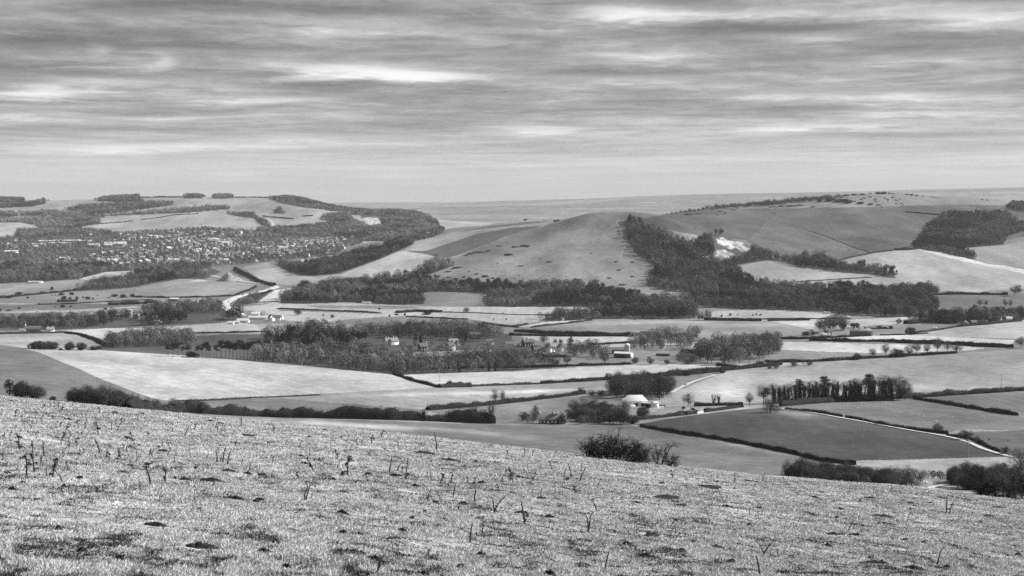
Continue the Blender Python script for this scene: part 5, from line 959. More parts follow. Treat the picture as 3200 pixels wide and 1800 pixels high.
# ------------------------------------------------------------------ scattered bushes and gorse (each one an object)
BUSHES = []   # px, py, width px, height px
for l in ["28 932 24 10,60 922 26 9,87 933 9 7,130 918 16 8,162 906 16 10,190 923 24 8,225 922 24 9,162 924 5 4,172 924 5 4,305 925 5 5,200 935 22 10,218 936 12 8,240 937 14 11,260 932 8 6,275 935 24 8,290 936 8 6,345 930 4 3,360 928 26 8,385 930 30 11,415 928 22 10,340 932 10 3,172 961 6 4,195 961 20 8,221 960 9 6,60 965 14 6,102 964 4 4,25 972 20 4,0 972 14 8,345 954 20 8,365 954 22 9,390 953 18 8,410 952 20 9,430 951 20 9,455 950 18 9,490 950 22 9,330 968 18 6,65 994 28 6,240 988 14 10,1217 990 9 8,1240 985 20 5,1265 987 10 9,1186 968 10 6,1010 988 6 8,1337 984 36 9,2255 990 9 7,2281 987 10 8,2305 986 6 5,2353 987 6 5,2364 985 8 7,2378 986 12 4,2337 997 7 4,1542 1001 6 6,1582 1000 7 6,1572 980 8 3,1810 1007 6 5,860 1008 3 3,900 1010 3 3,870 1008 3 3",
          "2966 980 14 7,3090 985 12 5,3040 1086 6 3,3055 1084 6 3,3010 1098 6 3,3150 1378 5 6,3090 1377 6 6,1390 1120 14 10,1450 1122 16 10,2140 1205 10 5,2135 1278 20 8,2165 1282 18 8",
          "1640 770 30 6,1610 773 22 5,1650 772 12 4,1720 785 5 3,1690 808 8 2,1745 806 4 3,1760 808 4 3,1806 808 4 3,1847 793 8 3,1925 819 14 4,1977 820 12 4,1935 845 12 4,1905 870 14 4,1975 865 14 4,1860 882 26 10,1945 891 22 5,2090 921 14 4,1800 875 10 6,1770 866 4 3,1745 865 4 3,1715 862 4 3,1755 860 3 3,1622 862 5 4,1608 870 5 3,1635 872 5 3,1810 875 16 4,1500 790 44 5,1470 795 20 6,1525 785 24 4,1455 800 14 4,1560 770 24 4,1585 760 5 3,1590 798 26 8,1555 825 6 3,1430 838 30 5,1400 850 22 5,1412 842 8 3,1370 865 22 6,1400 868 16 5,1425 872 14 5,1450 868 14 6,1465 850 8 3,1490 858 12 6,1515 865 26 7,1540 870 14 4,1556 874 18 4,1490 845 5 3,1660 860 4 3,1690 870 5 3,1715 820 22 4,1630 832 20 3,2065 720 16 6,2100 747 10 4,2170 716 8 3,2050 722 10 4,2035 735 10 4,1990 712 9 4,2000 720 10 5",
          "2480 645 50 5,2415 648 30 4,2440 646 24 5,2500 643 24 5,2150 672 36 5,2180 670 24 4,2250 662 22 3,2290 657 20 3,2305 651 14 3,2265 668 14 3,2240 673 10 3,2410 667 6 4,2422 668 10 3,2540 648 14 5,2560 632 26 12,2590 630 40 12,2620 633 40 11,2650 636 44 10,2690 638 30 7,2720 640 22 6,2745 642 22 4,2600 625 30 5,2640 627 36 5,2670 630 12 3,2735 624 14 3,2775 625 10 3,2765 622 10 3,2790 618 14 3,2800 627 12 3,2812 624 6 3,2740 632 5 4,2760 636 5 3,2775 630 6 3,2800 637 8 3,2816 637 6 3,2822 641 5 3,2735 630 8 3,2755 649 7 3,2672 631 8 3,2690 625 12 3,2700 621 16 3,2720 617 12 3",
          "2645 613 28 5,2670 611 30 5,2695 610 24 5,2720 606 12 3,2745 607 30 7,2760 607 24 8,2780 606 12 4,2790 607 10 3,2835 609 14 4,2850 611 16 5,2865 613 12 5,2885 615 8 3,2915 618 6 4,2925 618 5 3,3070 626 10 3,3085 627 8 3,2560 790 10 3,2575 787 12 4,2590 783 6 3,2537 790 5 4,2612 790 5 3,2620 780 4 3,2655 783 5 4"]:
    BUSHES += [tuple(float(v) for v in e.split()) for e in l.split(',')]
REG = [(lambda x, y: y > 880 and x < 520, 'dark bush dotting the striped marsh fields on the left', 'bushes on the left marsh'), (lambda x, y: y > 880 and x < 2000 and y < 1100, 'dark bush on the pale marsh in the middle', 'bushes on the middle marsh'), (lambda x, y: y > 880 and y < 1110, 'dark bush beside the right hand fields', 'bushes by the right fields'), (lambda x, y: y > 1100, 'small dark bush along a near field edge', 'bushes of the near fields'),
       (lambda x, y: x > 2400 and y < 660, 'gorse bush scattered on the highest hilltop', 'gorse on the right hilltop'), (lambda x, y: x < 2130 and y < 900, 'gorse bush on the flank of the bare round hill', 'gorse on the round hill'), (lambda x, y: True, 'low scrub bush on the broad hill slope', 'scrub on the broad slope')]
_q = np.array(BUSHES); _bx, _by, _bz = ground_at(_q[:, 0], _q[:, 1] - .5)
for (px, py, wp, hp), x, y, z in zip(BUSHES, _bx, _by, _bz):
    if y > 9000: continue
    for f, lab, gr in REG:
        if f(px, py): break
    gor = py < 900 and not (px > 2400 and py < 640)
    h = hp / F * y; wv = wp / F * y
    place_plant('gorse' if gor else 'bush', 'gorse_bush' if gor else 'bush', x, y, z - .1, (wv / 4.4, min(wv, 3.0 * h + 2) / 4.4, h * (.75 if gor else 1) / (1.5 if gor else 2.2)), lab, 'bush', gr, rz=0.0 if wp > 2.5 * hp else None)
# skyline trees
_rk = np.random.default_rng(31)
for i, px in enumerate(np.r_[np.arange(2085, 2240, 14), np.arange(2240, 2420, 9), np.arange(2420, 2640, 10)]):
    py = float(np.interp(px, [2085, 2240, 2400, 2500, 2640], [668, 651, 640, 630, 617])) + _rk.uniform(-1.5, 1.5)
    x, y, z = gpt(px, py + 1.5)
    if y > 6500: continue
    h = float(np.interp(px, [2085, 2240, 2400, 2500, 2640], [6, 12, 15, 15, 9])) * _rk.uniform(.75, 1.25) / F * y
    place_plant('scrub_tree', 'bare_tree', x, y, z - .2, (h / 9 * 1.2, h / 9 * 1.2, h / 9), 'bare tree in the long line climbing to the hilltop', 'tree', 'line of trees on the ridge')
# ------------------------------------------------------------------ buildings
def box(g, x0, x1, y0, y1, z0, z1, m=0):
    V = [(x, y, z) for z in (z0, z1) for y in (y0, y1) for x in (x0, x1)]
    q = [(0,2,3,1),(4,5,7,6),(0,1,5,4),(2,6,7,3),(0,4,6,2),(1,3,7,5)]
    T = [t for a, b, c, d in q for t in ((a, b, c), (a, c, d))]
    g.add(V, T, m)
def part(name, g, mat, parent):
    return link(name, g.mesh(name, [mat]), parent)
def wall_geo(L, W, hw, hr, hip=False):
    g = Geo(); l, w_ = L / 2, W / 2
    V = [(-l,-w_,-.6),(l,-w_,-.6),(l,w_,-.6),(-l,w_,-.6),(-l,-w_,hw),(l,-w_,hw),(l,w_,hw),(-l,w_,hw)]
    T = [(0,1,5),(0,5,4),(1,2,6),(1,6,5),(2,3,7),(2,7,6),(3,0,4),(3,4,7)]
    if not hip: V += [(-l,0,hw+hr),(l,0,hw+hr)]; T += [(4,7,8),(6,5,9)]
    g.add(V, T); return g
def roof_geo(L, W, hw, hr, hip=False, ov=.35, th=.18):
    g = Geo(); l, w_ = L / 2 + ov, W / 2 + ov; drop = hr * ov / (W / 2); e = hw - drop; r = l - (W * .4 if hip else 0)
    if hip: r = max(r, .1)
    for dz in (0.02, th):
        o = len(g.v)
        V = [(-l,-w_,e+dz),(l,-w_,e+dz),(l,w_,e+dz),(-l,w_,e+dz),(-r,0,hw+hr+dz),(r,0,hw+hr+dz)]
        T = [(0,1,5),(0,5,4),(2,3,4),(2,4,5)] + ([(1,2,5),(3,0,4)] if hip else [])
        g.add(V, T)
    g.add([(-l,-w_,e+.02),(l,-w_,e+.02),(l,-w_,e+th),(-l,-w_,e+th)], [(0,1,2),(0,2,3)]); g.add([(-l,w_,e+.02),(l,w_,e+.02),(l,w_,e+th),(-l,w_,e+th)], [(0,2,1),(0,3,2)])
    if not hip:
        for s in (-1, 1):
            g.add([(s*l,-w_,e+.02),(s*l,0,hw+hr+.02),(s*l,0,hw+hr+th),(s*l,-w_,e+th)], [(0,1,2),(0,2,3)]); g.add([(s*l,w_,e+.02),(s*l,0,hw+hr+.02),(s*l,0,hw+hr+th),(s*l,w_,e+th)], [(0,1,2),(0,2,3)])
    return g
def house(name, px, py, L, W, hw, hr, rz, wall, roof, label, cat='house', hip=False, chimneys=(), win=None, winmat='glass', door=None, group=None, wing=None, base=None):
    x, y, z = base if base else gpt(px, py)
    o = bpy.data.objects.new(name, None); C.objects.link(o); o.location = (x, y, z); o.rotation_euler = (0, 0, rad(rz)); tag(o, label, cat, group)
    part('wall', wall_geo(L, W, hw, hr, hip), M[wall], o)
    rf = part('roof', roof_geo(L, W, hw, hr, hip), M[roof], o)
    for c in chimneys:
        cx, hgt, mt = c; g = Geo(); box(g, cx-.45, cx+.45, -.4, .4, hw + hr * .6, hw + hr + hgt); box(g, cx-.25, cx+.25, -.2, .2, hw + hr + hgt, hw + hr + hgt + .35)
        part('chimney', g, M[mt], rf)
    if win:
        cols, rows = win
        for r in range(rows):
            for c in range(cols):
                cx = -L / 2 + L * (c + .5) / cols; cz = hw * (r + .5) / rows + .15
                if door and r == 0 and c in door: continue
                g = Geo(); box(g, cx - .5, cx + .5, -W/2 - .06, -W/2 + .05, cz - .6, cz + .6); part('window', g, M[winmat], o)
    if door:
        for c in door:
            cx = -L / 2 + L * (c + .5) / win[0]; g = Geo(); box(g, cx - .5, cx + .5, -W/2 - .06, -W/2 + .05, 0, 2.1); part('door', g, M['white'], o)
    if wing:
        for (wx, wl, ww, wh, wr, wm) in wing:   # cross wings with their gable towards the front
            g = Geo(); l = wl / 2
            g.add([(wx-ww/2,-W/2-wl,-.6),(wx+ww/2,-W/2-wl,-.6),(wx+ww/2,W*.2,-.6),(wx-ww/2,W*.2,-.6),(wx-ww/2,-W/2-wl,wh),(wx+ww/2,-W/2-wl,wh),(wx+ww/2,W*.2,wh),(wx-ww/2,W*.2,wh),(wx,-W/2-wl,wh+wr),(wx,W*.2,wh+wr)], [(0,1,5),(0,5,4),(1,2,6),(1,6,5),(2,3,7),(2,7,6),(3,0,4),(3,4,7),(4,5,8),(6,7,9)])
            part('wing', g, M[wm], o)
            g = Geo()
            for s in (-1, 1):
                a = wx + s * (ww/2 + .3); zz = wh - wr * .3 / (ww / 2)
                g.add([(a,-W/2-wl-.3,zz+.04),(wx,-W/2-wl-.3,wh+wr+.04),(wx,W*.2,wh+wr+.04),(a,W*.2,zz+.04),(a,-W/2-wl-.3,zz+.22),(wx,-W/2-wl-.3,wh+wr+.22),(wx,W*.2,wh+wr+.22),(a,W*.2,zz+.22)], [(0,1,2),(0,2,3),(4,6,5),(4,7,6),(0,4,5),(0,5,1),(0,3,7),(0,7,4)])
            part('roof', g, M[roof], o)
    return o
# the barn with the white roof
b = house('barn', 1985, 1268, 16.5, 9.0, 3.9, 3.7, 4, 'white', 'rooflight', 'barn with a big white hipped roof beside the lane', 'barn', hip=True)
for (a, c, h) in ((-1.5, 1.2, 2.4), (3.4, 6.2, 2.5)):
    g = Geo(); box(g, a, c, -4.82, -4.7, 0, h); part('opening', g, M['dark'], b)
g = Geo(); box(g, -8.6, -1.0, -7.2, -6.9, -.6, 1.6); part('yard_wall', g, M['white'], b)
x, y, z = gpt(2034, 1274); o = bpy.data.objects.new('cart_shed', None); C.objects.link(o); o.location = (x, y, z); o.rotation_euler = (0, 0, rad(-8)); tag(o, 'open fronted dark shed with a flat pale roof joining the white roofed barn', 'shed')
g = Geo(); box(g, -4.2, 4.2, -2, 2, 2.9, 3.1); part('roof', g, M['rooflight'], o)
g = Geo(); box(g, -4.2, 4.2, 1.8, 2, -.5, 2.9); part('back_wall', g, M['dark'], o)
for k in (-4, -1.3, 1.4, 4): g = Geo(); box(g, k-.1, k+.1, -1.9, -1.7, -.5, 2.9); part('post', g, M['wood'], o)
o = house('store', 2046, 1276, 4.2, 4, 4.0, .7, 38, 'white', 'rooflight', 'white box shaped store next to the open shed', 'shed'); g = Geo(); box(g, -.05, .9, -2.1, -1.9, 0, 2.2); part('door', g, M['wood'], o)
house('cattle_shed', 2062, 1272, 7.5, 4.5, 2.0, .8, -4, 'dark', 'roofmid', 'low dark shed at the right end of the barn yard', 'shed')
def fence(px0, py0, px1, py1, h, n, label, mat='white', rails=3):
    x0, y0, z0 = gpt(px0, py0); x1, y1, z1 = gpt(px1, py1); o = bpy.data.objects.new('fence', None); C.objects.link(o); o.location = (x0, y0, z0); tag(o, label, 'fence', 'fences')
    d = np.array([x1-x0, y1-y0]); l = np.hypot(*d); ex, ey = d / l; zz = lambda t: float(height(x0+d[0]*t, y0+d[1]*t)[0]) - z0
    for k in range(n):
        t = k / (n - 1); g = Geo(); cx, cy = d * t; box(g, cx-.08, cx+.08, cy-.08, cy+.08, zz(t)-.4, zz(t)+h); part('post', g, M[mat], o)
    for r in range(rails):
        a = h * (r + .6) / rails; g = Geo(); g.add(*tube([(d[0]*t, d[1]*t, zz(t)+a) for t in np.linspace(0, 1, n)], [.09]*n, 4)); part('rail', g, M[mat], o)
    return o
fence(2030, 1281, 2075, 1278, 1.4, 8, 'white yard fence below the box shaped store'); fence(2052, 1276, 2076, 1273, 1.3, 5, 'short white fence behind the yard fence')
fence(2025, 1290, 2052, 1286, 1.2, 6, 'pale fence nearest the pale barn meadow', 'pale')
o = fence(2179, 1294, 2199, 1290, 1.5, 2, 'white field gate in the gap of the lane hedge', rails=5); o.name = 'gate'; o['category'] = 'gate'
house('cottage_row', 1726, 1324, 16.5, 6.5, 3.0, 2.9, -4, 'brick', 'roofdark', 'dark brick cottages with white topped chimneys under a long tiled roof', 'cottage', chimneys=((-7.8, 1.3, 'pale'), (0.2, .9, 'brick'), (3.0, 1.7, 'pale')), win=(7, 1), winmat='white', door=(2,))
b = house('farmhouse', 1728, 1098, 19, 7, 5.4, 4.0, 30, 'white', 'roofmid', 'white gabled farmhouse among dark evergreens', chimneys=((-4, 1.6, 'pale'), (2, 1.3, 'pale')), win=(5, 2), wing=((-8.4, 3.5, 5.2, 5.2, 4.6, 'white'), (8.2, 2.5, 4.6, 5.0, 4.0, 'white'), (-3.0, 2.0, 4.4, 3.0, 3.2, 'white')))
house('outbuilding', 1683, 1100, 11, 5, 2.6, 2.6, 4, 'white', 'roofdark', 'low white outbuilding with a dark roof left of the white farmhouse', 'outbuilding')
house('garden_wall', 1688, 1107, 14, .6, 1.4, .2, 3, 'pale', 'pale', 'pale garden wall below the white farmhouse', 'wall')
b = house('barn', 1948, 1117, 19, 9, 4.6, 1.6, -24, 'brick', 'rooflight', 'long dark sided barn with a pale end wall under the silo', 'barn')
g = Geo(); box(g, 9.5, 9.65, -4.4, 4.4, -.4, 5.2); part('end_wall', g, M['white'], b); g = Geo(); box(g, -8, 4, -4.62, -4.5, 0, 2.2); part('opening', g, M['dark'], b)
x, y, z = gpt(1962, 1110); o = bpy.data.objects.new('silo', None); C.objects.link(o); o.location = (x, y + 9, z); tag(o, 'round white silo with a domed cap behind the long barn', 'silo')
an = np.linspace(0, 2 * math.pi, 25)[:-1]
def lathe(prof, n=24):
    g = Geo(); V = np.array([[(r * math.cos(a), r * math.sin(a), zz) for a in an] for r, zz in prof]).reshape(-1, 3); T = []
    for i in range(len(prof) - 1):
        for k in range(24): p, q = i*24+k, i*24+(k+1) % 24; T += [(p, q, q+24), (p, q+24, p+24)]
    g.add(V, T); return g
part('drum', lathe([(3.1, -.5), (3.1, 10.2)]), M['pale'], o); part('dome', lathe([(3.2, 10.2), (2.8, 11.2), (1.7, 12.0), (.4, 12.3), (.02, 12.3)]), M['white'], o)
for k in range(4): part('hoop', lathe([(3.14, 2 + 2.2*k), (3.2, 2.1 + 2.2*k), (3.14, 2.2 + 2.2*k)]), M['flint'], o)
house('barn', 1933, 1104, 15, 8, 4, 3, 0, 'brick', 'roofdark', 'dark roofed barn behind the silo barn', 'barn'); house('stable', 2072, 1112, 15, 5, 2.6, 1.6, -14, 'brick', 'roofmid', 'low stable right of the silo with a grey roof', 'shed')
house('terrace', 2691, 1048, 27.5, 9, 6.6, 2.8, -4, 'brick', 'roofmid', 'long brick terrace with a hipped roof, white doors and three chimneys', hip=True, chimneys=((-7.5, 1.8, 'white'), (0, 2.0, 'white'), (7, 1.8, 'white')), win=(10, 2), winmat='white', door=(4, 7))
house('cottage', 2590, 1046, 9.5, 7, 4.6, 4.2, 14, 'flint', 'roofdark', 'flint cottage with a steep dark roof left of the long terrace', 'cottage', chimneys=((-3.4, 1.6, 'pale'), (3.2, 1.8, 'pale')), win=(4, 2), winmat='white', wing=((-3, 2.5, 3.6, 3.2, 2.6, 'white'),))
house('cottage', 2550, 1043, 8, 5.5, 2.6, 2.8, 0, 'flint', 'roofmid', 'small low cottage with a pale roof among the bushes', 'cottage', chimneys=((-3.4, 1.4, 'white'),))
house('conservatory', 2578, 1049, 5, 3.5, 1.8, 1.2, 0, 'white', 'rooflight', 'little white conservatory below the steep roofed cottage', 'conservatory')
house('manor', 1222, 1077, 17, 8, 4.6, 3.6, 34, 'white', 'roofmid', 'tall chimneyed manor house buried in the valley trees', chimneys=((-7, 1.6, 'pale'), (-4, 1.4, 'pale'), (3, 1.7, 'pale'), (6.5, 1.2, 'pale')), win=(4, 2), winmat='white', wing=((-3.5, 2.0, 3.2, 4.0, 3.0, 'white'),))
house('house', 1322, 1095, 10, 7, 5.2, 3.4, 30, 'brick', 'roofdark', 'dark house with three white windowed bays in the valley wood', chimneys=((4, 1.5, 'pale'),), win=(3, 2), winmat='white')
house('house', 1408, 1094, 9, 7, 5.8, 3.6, 38, 'pale', 'roofdark', 'pale fronted house below the white gables', win=(2, 2)); house('house', 1416, 1080, 12, 7, 4.2, 4.0, 28, 'flint', 'roofmid', 'house with two white edged gables in the village', chimneys=((-3, 1.2, 'pale'),), wing=((-3, 2, 3.8, 3.6, 3, 'pale'), (3.4, 3, 4.0, 3.2, 3.2, 'white')))
house('cottage', 1380, 1092, 7, 5, 2.8, 2.6, 0, 'white', 'roofdark', 'small white cottage left of the pale fronted house', 'cottage', win=(2, 1)); house('house', 1432, 1046, 7, 6, 4, 3, 20, 'white', 'roofmid', 'small white house high in the village trees'); house('house', 1488, 1056, 16, 6, 4, 3, 0, 'pale', 'roofmid', 'row of pale gables above the village trees', win=(5, 1), winmat='white'); house('house', 1530, 1076, 9, 6, 3.4, 3, 0, 'white', 'roofdark', 'white walled house at the end of the village', win=(3, 1))
house('cottage', 1600, 1082, 19, 6, 3.2, 2.8, 26, 'white', 'roofdark', 'long low white cottage left of the row of windows', 'cottage', win=(5, 1)); house('house', 1650, 1082, 14, 7, 5.5, 3.6, 26, 'brick', 'roofdark', 'dark house with two rows of bright windows by the clipped evergreen', win=(4, 2), winmat='white', chimneys=((-5, 1.4, 'white'), (0, 1.4, 'white'), (5, 1.4, 'white')))
house('cottage', 103, 1037, 21, 7, 3.2, 4.2, 0, 'brick', 'roofdark', 'long dark roofed cottage at the left edge of the valley', 'cottage', chimneys=((-9.5, 2.2, 'white'),), win=(5, 1), winmat='pale'); house('cottage', 157, 1037, 9.5, 6, 3.6, 2.6, 34, 'white', 'roofmid', 'white cottage right of the long dark roofed cottage', 'cottage', chimneys=((-3, 1, 'pale'), (3, 1, 'pale')), win=(2, 1)); house('cottage', 70, 1038, 7, 5, 2.2, 2.2, 8, 'white', 'roofmid', 'low white cottage at the left of the long dark roof', 'cottage')
b = house('tower', 402, 994, 8.8, 8, 12.2, .6, 42, 'pale', 'pale', 'square pale tower standing among marsh trees', 'tower', win=(2, 3), winmat='glass'); house('house', 430, 996, 8, 7, 4.2, 4.2, -30, 'white', 'roofmid', 'small gabled house right of the pale tower', win=(2, 1)); house('barn', 372, 990, 17, 6, 3, 1.4, 2, 'brick', 'rooflight', 'low barn with a pale roof line left of the tower', 'barn')
house('shed', 809, 998, 30, 9, 3, 2.0, -2, 'white', 'rooflight', 'long white roofed shed in the marsh farm', 'shed'); house('oast_house', 823, 993, 6, 6, 5, 5.5, 30, 'white', 'roofmid', 'pointed white gable behind the long white shed', 'house'); house('farmhouse', 848, 1003, 7, 8, 5, 4.6, 125, 'white', 'roofdark', 'white gable ended farmhouse in the marsh farm', win=(2, 1)); house('barn', 863, 1000, 13, 7, 3.4, 4, 0, 'white', 'roofdark', 'dark roofed range with a row of white dormers', 'barn', win=(5, 1), winmat='white'); house('house', 878, 998, 6, 6, 5, 2, 0, 'white', 'rooflight', 'small white block at the right end of the marsh farm', chimneys=((2, 1.2, 'white'),)); house('barn', 760, 1007, 17, 9, 2.6, 2.6, -6, 'white', 'rooflight', 'broad white roofed barn at the left of the marsh farm', 'barn'); house('shed', 722, 1013, 8, 5, 2.6, 1.4, 0, 'white', 'rooflight', 'small white shed at the left end of the marsh farm', 'shed'); house('shed', 740, 1011, 8, 5, 2.4, 1.2, 10, 'pale', 'rooflight', 'small pale shed in the marsh farm yard', 'shed'); house('barn', 800, 988, 12, 7, 3.4, 2.6, 10, 'white', 'rooflight', 'white barn behind the marsh farm', 'barn')
house('house', 2805, 932, 13, 9, 5.2, 1.6, 40, 'white', 'rooflight', 'white house standing out among dark trees on the right', win=(3, 2)); house('house', 2810, 922, 8, 6, 5.0, 1.4, 40, 'white', 'rooflight', 'white upper wing above the white house on the right'); house('house', 2122, 950, 9, 8, 6.0, 3.6, 42, 'white', 'roofmid', 'white fronted house at the foot of the chalk hillside', win=(2, 2)); house('terrace', 2103, 948, 13, 7, 3.6, 2.6, -4, 'pale', 'roofdark', 'low pale range left of the white house under the hillside', win=(4, 1)); house('terrace', 2138, 949, 9, 7, 4, 2.6, 4, 'pale', 'roofdark', 'low pale range right of the white house under the hillside', win=(3, 1))
house('cottage', 3017, 1016, 7, 7, 2.8, 3.6, 70, 'white', 'roofmid', 'white gable cottage below the right hand village', 'cottage'); house('cottage', 3042, 1014, 8, 6, 2.8, 3.2, 10, 'brick', 'roofdark', 'dark roofed cottage right of the white gable cottage', 'cottage')
for i, (px, py, lb) in enumerate([(3075, 1004, 'white walled house at the left of the right hand village'), (3098, 1002, 'dark roofed house in the right hand village'), (3120, 1000, 'house with pale walls in the middle of the right hand village'), (3146, 998, 'house near the end of the right hand village'), (3154, 1003, 'bright bungalow at the end of the right hand village')]):
    house('house', px, py, 8, 6, 3, 3, [10, -8, 20, 0, -15][i], ['white', 'brick', 'pale', 'flint', 'white'][i], 'roofdark' if i < 4 else 'rooflight', lb, group='houses of the right hand village')
house('hut', 1757, 1001, 4.4, 4, 3.2, .5, 10, 'white', 'rooflight', 'white hut on the small bright paddock', 'hut'); house('house', 2240, 1115, 10, 7, 4.4, 3, 10, 'brick', 'roofdark', 'dark house half hidden in the wood beyond the silo farm', win=(3, 2), winmat='white'); house('shed', 2584, 979, 10, 4, 2, .6, 0, 'white', 'rooflight', 'long white shed at the marsh wood edge', 'shed'); house('shed', 2795, 962, 14, 4, 2, .8, 0, 'white', 'rooflight', 'low white shed below the white house on the right', 'shed')
house('barn', 545, 940, 16, 9, 3, 2.4, -6, 'brick', 'rooflight', 'pale roofed barn in the scrub left of the main road', 'barn'); house('shed', 565, 942, 6, 5, 2.4, 1.4, 0, 'white', 'roofmid', 'white fronted shed beside the scrub barn', 'shed'); house('shed', 495, 1007, 9, 5, 2.2, 1.2, 0, 'white', 'rooflight', 'bright white shed in the scrub right of the tower', 'shed'); house('shed', 612, 945, 9, 4, 2, .8, -20, 'white', 'rooflight', 'slim white roof in the scrub near the road', 'shed'); house('shed', 456, 872, 9, 5, 3, 1.6, 0, 'white', 'rooflight', 'white shed in the thicket below the town', 'shed'); house('shed', 525, 850, 33, 8, 3.6, 1.6, 0, 'white', 'rooflight', 'long white roof strip in the town thicket', 'shed'); house('shed', 111, 885, 29, 7, 3.4, 1.2, 3, 'white', 'rooflight', 'long bright shed lying on the far marsh', 'shed'); house('cottage', 1075, 883, 12, 6, 3, 2.4, 6, 'white', 'rooflight', 'white cottage pair on the slope above the foot wood', 'cottage'); house('cottage', 992, 906, 6, 5, 3, 2.4, 20, 'white', 'roofmid', 'small white cottage at the edge of the foot wood', 'cottage'); house('shed', 1145, 948, 15, 4, 2, .6, 0, 'white', 'rooflight', 'white glasshouse roof under the foot wood', 'shed')
# the town: first its big buildings
for (px, py, wp, hp, rz, rf, lb) in [(160, 757, 80, 7, -1, 'rooflight', 'longest white factory roof at the upper left of the town'), (222, 757, 58, 8, 0, 'rooflight', 'second white factory roof in the line across the town'), (268, 756, 44, 6, 2, 'rooflight', 'last white factory roof in the line across the town'), (185, 762, 70, 5, 0, 'rooflight', 'lower white roof in front of the factory line'), (120, 766, 44, 6, 4, 'rooflight', 'pale sloping shed left of the factory line'), (292, 770, 36, 9, 0, 'rooflight', 'cluster roof in the middle of the town'), (352, 763, 52, 7, -2, 'rooflight', 'flat white roof beside the town office block'), (380, 772, 30, 17, 0, 'pale', 'tall pale office block in the town'), (340, 772, 30, 11, 0, 'pale', 'lower pale office block in the town'), (35, 791, 42, 9, 0, 'rooflight', 'white warehouse at the left of the town'), (4, 790, 16, 6, 0, 'rooflight', 'white roof cut by the left frame edge of the town'), (94, 786, 11, 5, 0, 'rooflight', 'small white warehouse right of the white warehouse'), (27, 767, 12, 8, 30, 'rooflight', 'angled white house at the upper left of the town'), (40, 771, 10, 4, 0, 'rooflight', 'small flat white roof at the upper left of the town'), (316, 819, 28, 11, 0, 'roofmid', 'white terrace of gables at the front of the town'), (352, 817, 32, 9, -6, 'rooflight', 'bright building right of the gabled terrace in the town'), (297, 800, 14, 8, 0, 'rooflight', 'white villa above the gabled terrace in the town'), (546, 819, 30, 11, 0, 'rooflight', 'large white building at the front edge of the town'), (575, 819, 34, 9, 0, 'roofmid', 'terrace right of the large white building'), (688, 817, 12, 12, 0, 'roofmid', 'white block with a rounded top near the spur'), (706, 819, 16, 11, 0, 'rooflight', 'striped office block near the spur'), (527, 780, 16, 10, 20, 'rooflight', 'bright white house in the town centre'), (621, 785, 18, 9, 0, 'rooflight', 'white hall below the church in the town'), (647, 784, 12, 6, 20, 'rooflight', 'small white hall in the town'), (671, 785, 11, 12, 0, 'rooflight', 'tall white house in the town'), (565, 757, 20, 6, 20, 'rooflight', 'pale slanting roof in the upper town'), (592, 755, 18, 5, 10, 'rooflight', 'pale flat roof in the upper town'), (672, 753, 24, 9, -10, 'rooflight', 'castle row of white fronts in the upper town'), (705, 766, 24, 12, 0, 'pale', 'grey slab building in the upper town'), (832, 778, 26, 8, 0, 'rooflight', 'white supermarket roof in the right of the town'), (800, 779, 26, 7, 5, 'rooflight', 'white roof left of the supermarket'), (895, 776, 26, 6, -4, 'rooflight', 'pale arched roof in the right of the town'), (870, 792, 40, 6, -6, 'rooflight', 'white sheds in a row near the spur'), (876, 798, 34, 8, -4, 'rooflight', 'front white sheds near the spur'), (838, 800, 10, 6, 30, 'rooflight', 'pointed white roof near the spur'), (1040, 784, 20, 5, 0, 'rooflight', 'white shed behind the spur trees'), (1030, 793, 24, 5, -8, 'rooflight', 'white shed lower behind the spur trees'), (970, 783, 30, 4, 0, 'rooflight', 'thin white roof right of the supermarket'), (1010, 748, 30, 5, 4, 'roofmid', 'row of pale roofs under the wooded shoulder')]:
    x, y, z = gpt(px, py); k = y / F
    house('town_building', px, py, wp * k, min(wp * k * .45, 16), hp * k * .62, hp * k * .38, rz + 30, 'white' if rf != 'pale' else 'pale', rf, lb, 'building', base=(x, y, z))
# then its houses: copies of four kinds
def town_proto(L, W, hw, hr, wall, roof):
    g = Geo(); V, T, _ = wall_geo(L, W, hw, hr).arrays(); g.add(V, T, 0); V, T, _ = roof_geo(L, W, hw, hr).arrays(); g.add(V, T, 1); box(g, L*.3, L*.3+.9, -.4, .4, hw+hr*.5, hw+hr+1.2, 0)
    for c in range(3):
        for r in range(2): cx = -L/2 + L*(c+.5)/3; box(g, cx-.5, cx+.5, -W/2-.05, -W/2+.05, hw*(r+.5)/2-.5, hw*(r+.5)/2+.6, 2)
    return g.mesh('town_house', [M[wall], M[roof], M['glass']])
TP = [town_proto(10, 7.5, 5, 3.4, 'white', 'roofmid'), town_proto(13, 8, 5.4, 3.6, 'white', 'roofmid'), town_proto(9, 7, 5, 3.6, 'pale', 'roofmid'), town_proto(16, 8, 5, 3, 'pale', 'rooflight'), town_proto(11, 8, 5.4, 4, 'flint', 'roofdark')]
_rt = np.random.default_rng(41); CL = [(500,745,120,9,40),(620,768,70,7,24),(690,760,40,6,22),(850,784,50,8,36),(880,795,36,5,18),(950,757,60,5,24),(1025,758,30,7,22),(560,818,110,5,24),(650,792,70,6,20),(430,792,60,9,18),(340,812,90,5,18),(60,770,50,8,10),(740,800,70,6,18),(780,772,60,6,20),(910,770,50,6,14),(560,730,110,6,26),(720,730,70,5,16),(250,815,80,4,8),(640,742,60,5,12)]
_pp = np.concatenate([np.stack([_rt.normal(c[0], c[2] * .6, c[4]), _rt.normal(c[1], c[3] * .7, c[4])], -1) for c in CL])
_tm = [l for l in LAND if l[0] == 'town_ground'][0][2]; _pp = _pp[in_poly(_pp[:, 0], _pp[:, 1], _tm) & (_pp[:, 1] < 832)]
